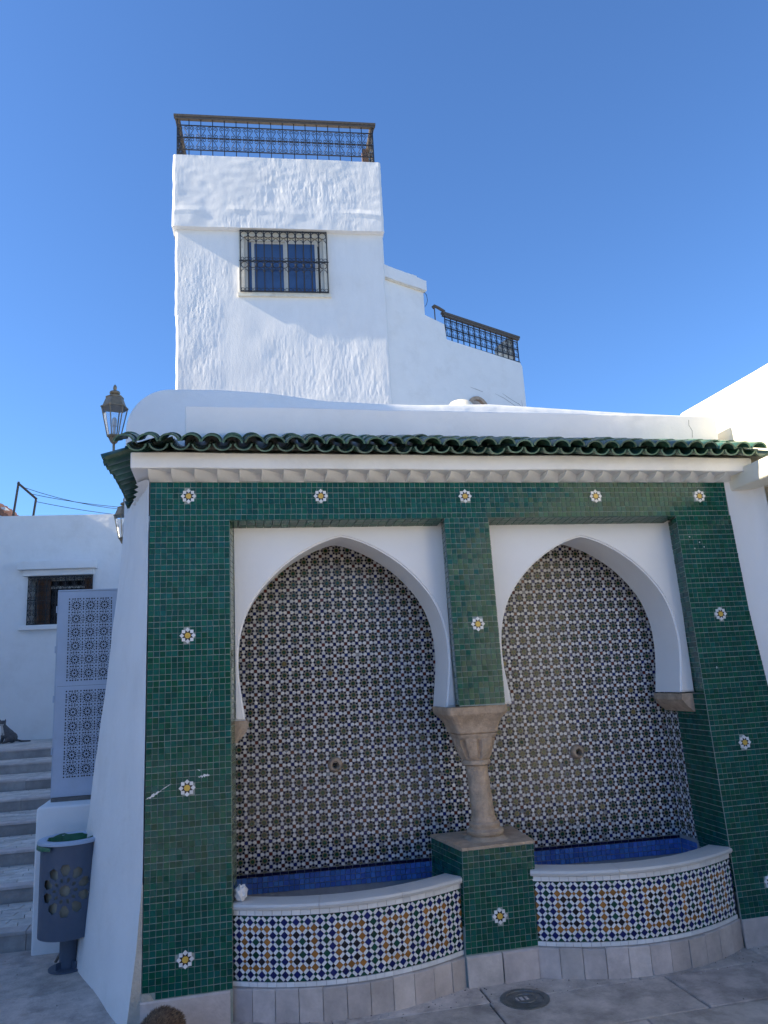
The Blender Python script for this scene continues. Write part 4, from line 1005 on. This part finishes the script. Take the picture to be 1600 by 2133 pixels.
# ------------------------------------------------------------------ lanterns
def lantern(loc, label, s=1.0, reach=.2):
    t = thing('wall_lantern', label, 'lantern', loc, 'wall lanterns')
    M = Matrix.Translation(loc) @ Matrix.Scale(s, 4); n = 6
    def hexr(r, z, a0=.3): return [(r*math.cos(a0+2*math.pi*k/n), r*math.sin(a0+2*math.pi*k/n), z) for k in range(n)]
    def fr(name, rows, mt, cap=True):
        mb = MB(); v = []
        for r, z in rows: v += hexr(r, z)
        f = [(i*n+k, i*n+(k+1) % n, (i+1)*n+(k+1) % n, (i+1)*n+k) for i in range(len(rows)-1) for k in range(n)]
        if cap: f += [tuple(range(n))[::-1], tuple((len(rows)-1)*n+k for k in range(n))]
        mb.add(v, f); return mb.obj(name, mt, t, False, M)
    fr('lantern_roof', [(.128, .285), (.128, .297), (.112, .30), (.080, .385), (.084, .387), (.084, .398), (.04, .402)], LAMPM)
    MB().lathe([(.035, .40), (.03, .42), (.045, .428), (.05, .440), (.044, .452), (.02, .462), (.013, .47), (.018, .485), (.016, .505), (.004, .525)], n=14).obj('finial', LAMPM, t, 50, M)
    fr('bottom_ring', [(.05, -.012), (.066, 0), (.066, .014), (.056, .016)], LAMPM)
    fr('bottom_cup', [(.012, -.07), (.03, -.055), (.05, -.014)], LAMPM)
    mb = MB(); lo, hi = hexr(.062, .012), hexr(.118, .287)
    for k in range(n): mb.tube([lo[k], hi[k]], .0065, 4)
    mb.obj('glazing_bar', LAMPM, t, False, M)
    for k in range(n):
        a, b, c, d = [Vector(p)*1 for p in (lo[k], lo[(k+1) % n], hi[(k+1) % n], hi[k])]
        sc = lambda p: (p.x*.95, p.y*.95, p.z)
        MB().add([sc(p) for p in (a, b, c, d)], [(0, 1, 2, 3)]).obj('pane', LGLASS, t, False, M)
    MB().lathe([(.014, .02), (.014, .10), (.022, .105), (.022, .17), (.012, .19), (.002, .195)], n=10).obj('bulb', PAPER, t, 50, M)
    MB().tube([(0, 0, -.065), (.0, 0, -.13), (.05, 0, -.17), (reach*.6, 0, -.15), (reach, 0, -.14)], .013, 6).tube([(reach, 0, -.24), (reach, 0, -.06)], .02, 6).obj('bracket', LAMPM, t, False, M)
lantern((-.853, 1.92, 3.735), 'six sided brass wall lantern at the rounded white corner above the eave', .88, .16)
lantern((-1.13, 5.0, 3.46), 'smaller looking brass lantern half hidden behind the white side wall', .98, .40)

# ------------------------------------------------------------------ cabinet with pierced doors on a white block
soft = soft_box('cabinet_plinth', (-1.245, 1.50, -.02), (-.74, 2.15, .925), WHITE, None, bev=.025, cuts=.15, amp=.008, seed=12)
tag(soft, 'low white masonry block under the pierced metal cabinet', 'plinth')
MB().box((-1.20, 1.72, .92), (-.745, 2.12, .952)).obj('cabinet_base', JOINT, soft)
cb = thing('metal_cabinet', 'blue grey metal cabinet with pierced rosette panels on the white block', 'cabinet', (-.98, 1.9, .95))
rect = lambda x0, z0, x1, z1: [(x0, z0), (x1, z0), (x1, z1), (x0, z1)]
C_ = .1010
def rosette_holes(cx_, cz):
    H_ = []
    def blob(r0, r1, a, w0, w1):
        ca, sa = math.cos(a), math.sin(a); P = [(r0, -w0), (r1*.9, -w1), (r1, 0), (r1*.9, w1), (r0, w0)]
        H_.append([(cx_+C_*(r*ca-q*sa), cz+C_*(r*sa+q*ca)) for r, q in P])
    H_.append([(cx_+C_*.085*math.cos(t), cz+C_*.085*math.sin(t)) for t in np.linspace(0, 2*math.pi, 9)[:-1]])
    for k in range(12): blob(.155, .335, 2*math.pi*k/12, .022, .062)
    for k in range(12): a = 2*math.pi*(k+.5)/12; ca, sa = math.cos(a), math.sin(a); H_.append([(cx_+C_*(r*ca-q*sa), cz+C_*(r*sa+q*ca)) for r, q in ((.372, -.060), (.415, -.064), (.415, .064), (.372, .060))])
    for sx in (-1, 1):
        for sz in (-1, 1):
            H_.append([(cx_+C_*(sx*.345+p), cz+C_*(sz*.345+q)) for p, q in ((-.02, -.02), (.05, -.02), (.05, .05), (-.02, .05))])
    return H_
def edge_holes(x0, x1, z0, z1, nx_, nz_):
    H_ = []
    for j in range(nz_+1):
        for i in range(nx_):
            for t in (.24, .40, .60, .76):
                x = x0+(i+t)*C_; z = z0+j*C_; H_.append([(x-.0070, z-.0036), (x+.0055, z-.0052), (x+.0055, z+.0052), (x-.0070, z+.0036)])
        for i in range(nx_+1): x = x0+i*C_; z = z0+j*C_; H_.append([(x+.006*math.cos(t), z+.006*math.sin(t)) for t in np.linspace(0, 2*math.pi, 7)[:-1]])
    for i in range(nx_+1):
        for j in range(nz_):
            for t in (.24, .40, .60, .76):
                x = x0+i*C_; z = z0+(j+t)*C_; H_.append([(x-.0036, z-.0070), (x+.0036, z-.0070), (x+.0052, z+.0055), (x-.0052, z+.0055)])
    return H_
px0 = -1.122; nzc = 6
for z0 in (1.09, 1.775):
    holes = []
    for i in range(3):
        for j in range(nzc): holes += rosette_holes(px0+(i+.5)*C_, z0+(j+.5)*C_)
    holes += edge_holes(px0, px0+3*C_, z0, z0+nzc*C_, 3, nzc)
    zb_, zt_ = (.955, 1.735) if z0 < 1.5 else (1.735, 2.44)
    me = holed_sheet('pierced_panel', rect(-1.198, zb_, -.748, zt_-.0015), holes, .004)
    obj('pierced_panel', me, BLUEMET, cb, Matrix.Translation((0, 1.74, 0)))
MB().box((-1.200, 1.80, .955), (-.746, 2.10, 2.44)).obj('dark_inside', DARK, cb)
MB().box((-1.204, 1.736, 2.441), (-.742, 2.12, 2.452)).box((-1.206, 1.738, .953), (-1.199, 2.11, 2.441)).box((-.747, 1.745, .953), (-.741, 2.11, 2.441)).obj('housing', BLUEMET, cb)
for z in (1.25, 1.62, 1.98, 2.28): MB().tube([(-1.209, 1.737, z), (-1.209, 1.737, z+.05)], .006, 6).obj('hinge', BLUEMET, cb)

# ------------------------------------------------------------------ litter bin
BN = thing('litter_bin', 'slate blue cylindrical litter bin with pierced rosette on a post', 'bin', (-.955, 1.17, 0))
BMX = Matrix.Translation((-.955, 1.17, 0)); br, zb0, zb1 = .182, .205, .755
cir = 2*math.pi*br; holes = []
def petal(cx_, cz, r0, r1, a, w0, w1, w2):
    ca, sa = math.cos(a), math.sin(a); P = [(r0, -w0), (r0+(r1-r0)*.55, -w1), (r1, -w2), (r1, w2), (r0+(r1-r0)*.55, w1), (r0, w0)]
    return [(cx_+r*ca-q*sa, cz+r*sa+q*ca) for r, q in P]
for k in range(10): holes.append(petal(0, .49, .085, .150, 2*math.pi*(k+.5)/10, .010, .030, .018))
for k in range(10): holes.append(petal(0, .49, .050, .076, 2*math.pi*k/10, .004, .010, .004))
holes.append([(.036*math.cos(t)*(1 if i % 2 else .82), .49+.036*math.sin(t)*(1 if i % 2 else .82)) for i, t in enumerate(np.linspace(0, 2*math.pi, 21)[:-1])])
me = holed_sheet('bin_body', rect(-cir/2, zb0, cir/2, zb1), holes, .003)
bm = bmesh.new(); bm.from_mesh(me)
for i in range(1, 56): bmesh.ops.bisect_plane(bm, geom=bm.verts[:]+bm.edges[:]+bm.faces[:], plane_co=(-cir/2+cir*i/56, 0, 0), plane_no=(1, 0, 0))
for v in bm.verts: a = v.co.x/br-math.pi/2; r = br-v.co.y; v.co = Vector((r*math.cos(a), r*math.sin(a), v.co.z))
bmesh.ops.remove_doubles(bm, verts=bm.verts, dist=2e-4); bm.to_mesh(me); bm.free(); shade(me, 30)
obj('bin_body', me, BINM, BN, BMX)
MB().lathe([(br+.022, .752), (br+.024, .762), (br+.018, .772), (br-.02, .774), (br-.035, .768), (br-.036, .758), (br, .750), (br+.022, .752)], n=40).obj('rim', BLUEMET, BN, 50, BMX)
mb = MB(); mb.lathe([(.0, .21), (br-.012, .215)], n=30); mb.obj('bin_floor', BINM, BN, False, BMX)
mb = MB(); n = 36
for i in range(14):
    z = .24+.53*i/13
    for k in range(n): a = 2*math.pi*k/n; r = br-.030+.012*noise.noise(Vector((math.cos(a)*5, math.sin(a)*5, z*14))); mb.v.append((r*math.cos(a), r*math.sin(a), z))
for i in range(13):
    for k in range(n): q = i*n+k; q2 = i*n+(k+1) % n; mb.f.append((q, q2, q2+n, q+n)); mb.m.append(0)
mb.obj('liner', BAGC, BN, True, BMX)
mb = MB(); n = 40
for i, (r, z) in enumerate([(br-.055, .66), (br-.048, .74), (br-.040, .772), (br+.010, .748), (br+.020, .742), (br+.024, .722)]):
    for k in range(n): a = 2*math.pi*k/n; j = noise.noise(Vector((math.cos(a)*3, math.sin(a)*3, i*.6)))*.016; mb.v.append(((r+j)*math.cos(a), (r+j)*math.sin(a), z+j*.8))
for i in range(5):
    for k in range(n):
        if i == 2 or (i > 2 and not 17 < k < 27): continue
        q = i*n+k; q2 = i*n+(k+1) % n; mb.f.append((q, q2, q2+n, q+n)); mb.m.append(0)
mb.obj('bag', BAGG, BN, True, BMX)
MB().lathe([(.052, .0), (.052, .21)], n=20).obj('post', BINM, BN, 50, BMX)
MB().lathe([(.115, 0.002), (.115, .010), (.05, .012)], n=28).obj('base_plate', BINM, BN, 40, BMX)
for k in range(4):
    a = math.pi/4+k*math.pi/2
    MB().box((.05, -.004, .010), (.085, .004, .05)).obj('gusset', BINM, BN, False, BMX @ Matrix.Rotation(a, 4, 'Z'))

# ------------------------------------------------------------------ small things
dr = thing('floor_drain', 'round flush metal cover set in the paving before the column', 'drain cover', (1.53, -.235, 0))
M = Matrix.Translation((1.53, -.235, .001))
MB().lathe([(.128, -.02), (.128, .005), (.120, .007), (.100, .006), (.096, .002)], n=40).obj('outer_ring', STEEL, dr, 40, M)
MB().lathe([(.097, .001), (.085, .004), (.0, .0045)], n=40).obj('lid', STEEL, dr, 40, M)
MB().lathe([(.06, .0046), (.058, .007), (.050, .007), (.048, .0046)], n=30).obj('inner_ring', STEEL, dr, 40, M)
for k in range(3): MB().box((-.02+.028*(k-1)-.006, -.02, .0047), (-.02+.028*(k-1)+.010, .02, .0065)).obj('lug', SLAB, dr, False, M)
bm = bmesh.new(); bmesh.ops.create_icosphere(bm, subdivisions=3, radius=.034)
for v in bm.verts:
    k = noise.noise(v.co*60)+.7*noise.noise(v.co*130+Vector((5, 1, 2))); v.co *= 1+.32*k; v.co.z *= 1.15
zmin = min(v.co.z for v in bm.verts)
for v in bm.verts: v.co.z -= zmin
me = bpy.data.meshes.new('crumpled_paper'); bm.to_mesh(me); bm.free()
tag(obj('crumpled_paper', me, PAPER, None, Matrix.Translation((.094, .045, .556))), 'crumpled white paper ball on the marble basin rim by the pier', 'litter')
# grey cat on the landing
CG = thing('cat', 'grey cat with white chest sitting on the top landing', 'cat', (-3.31, 9.03, .972), 'cats')
blobs = [((.07, 0, .085), (.02, 0, .13), .085, .085), ((.02, 0, .13), (-.035, 0, .215), .082, .058), ((-.035, 0, .215), (-.065, -.005, .275), .055, .040), ((-.072, -.012, .305), (-.072, -.014, .312), .046, .046),
         ((-.078, -.050, .295), (-.078, -.052, .295), .020, .020), ((-.06, -.03, .20), (-.075, -.035, .07), .028, .017), ((-.075, -.035, .07), (-.085, -.045, .014), .017, .015), ((-.055, .03, .20), (-.07, .03, .06), .028, .017), ((-.07, .03, .06), (-.08, .02, .014), .017, .015),
         ((.055, -.055, .07), (.01, -.062, .05), .055, .038), ((.01, -.065, .03), (-.045, -.07, .016), .022, .016), ((.055, .055, .07), (.01, .062, .05), .055, .038), ((.01, .065, .03), (-.045, .07, .016), .022, .016),
         ((.12, .01, .045), (.20, .02, .020), .022, .015), ((.20, .02, .020), (.34, .0, .016), .015, .012),
         ((-.105, -.012, .335), (-.113, -.012, .372), .016, .005), ((-.040, -.012, .335), (-.032, -.012, .378), .016, .005)]
def cat_mat(c, n):
    if c.x > .17: return 2
    if c.z > .13 and c.z < .275 and c.x < -.045-(c.z-.2)*.25 and c.y < .02 and n.x < .15: return 1
    if c.z < .30 and c.z > .272 and c.y < -.045: return 1
    return 0
obj('body', voxel_body('body', blobs, .0065, cat_mat, [FURG, FURW, FURD], 4), None, CG, Matrix.Translation((-3.31, 9.03, .972)))
for sx in (-.093, -.062): 
    b2 = bmesh.new(); bmesh.ops.create_icosphere(b2, subdivisions=2, radius=.007); me = bpy.data.meshes.new('eye'); b2.to_mesh(me); b2.free()
    obj('eye', me, FURD, CG, Matrix.Translation((-3.31+sx, 9.03-.056, .972+.312)))
# brown tabby resting at the foot of the pier
bl = [((-.10, 0, .085), (.10, 0, .10), .085, .095), ((.10, 0, .10), (.16, -.01, .09), .09, .07), ((-.10, 0, .085), (-.16, -.02, .105), .078, .062), ((-.17, -.03, .13), (-.19, -.03, .135), .052, .05), ((-.225, -.03, .125), (-.235, -.03, .12), .024, .02),
      ((-.12, -.06, .03), (-.22, -.06, .018), .026, .018), ((-.12, .05, .03), (-.22, .045, .018), .026, .018), ((.12, -.07, .05), (.05, -.085, .025), .05, .022), ((.19, .0, .04), (.20, -.10, .025), .024, .018), ((.20, -.10, .025), (.08, -.13, .02), .018, .012),
      ((-.18, -.065, .165), (-.178, -.075, .195), .017, .005), ((-.18, .005, .165), (-.178, .015, .195), .017, .005)]
CBt = thing('cat', 'brown tabby cat crouching at the foot of the green tiled pier', 'cat', (-.335, -.30, 0), 'cats')
bme = voxel_body('body', bl, .006, lambda c, n: 0, [FURB], 4); BTM = Matrix.Translation((-.330, -.31, 0)) @ Matrix.Rotation(R(65), 4, 'Z')
bdy = obj('body', bme, None, CBt, BTM)
fm = MB(); cen = [(p.center.copy(), p.normal.copy()) for p in bme.polygons]
for k in range(9000):
    c, n = random.choice(cen)
    if c.z < .03: continue
    d = (n*.7+Vector((.75, 0, -.15))+Vector((random.uniform(-.3, .3), random.uniform(-.3, .3), random.uniform(-.3, .3)))).normalized()
    t = n.cross(d).normalized()*.0011; L = random.uniform(.012, .022); c = c-n*.002
    fm.add([c-t, c+t, c+d*L], [(0, 1, 2)], 0 if random.random() < .6 else (1 if random.random() < .6 else 2))
fm.obj('fur', [FURB, FURD, mat('tan_tabby_fur', (.36, .24, .14), .9, .3, 30, 0)], bdy, False, BTM, kind='stuff')
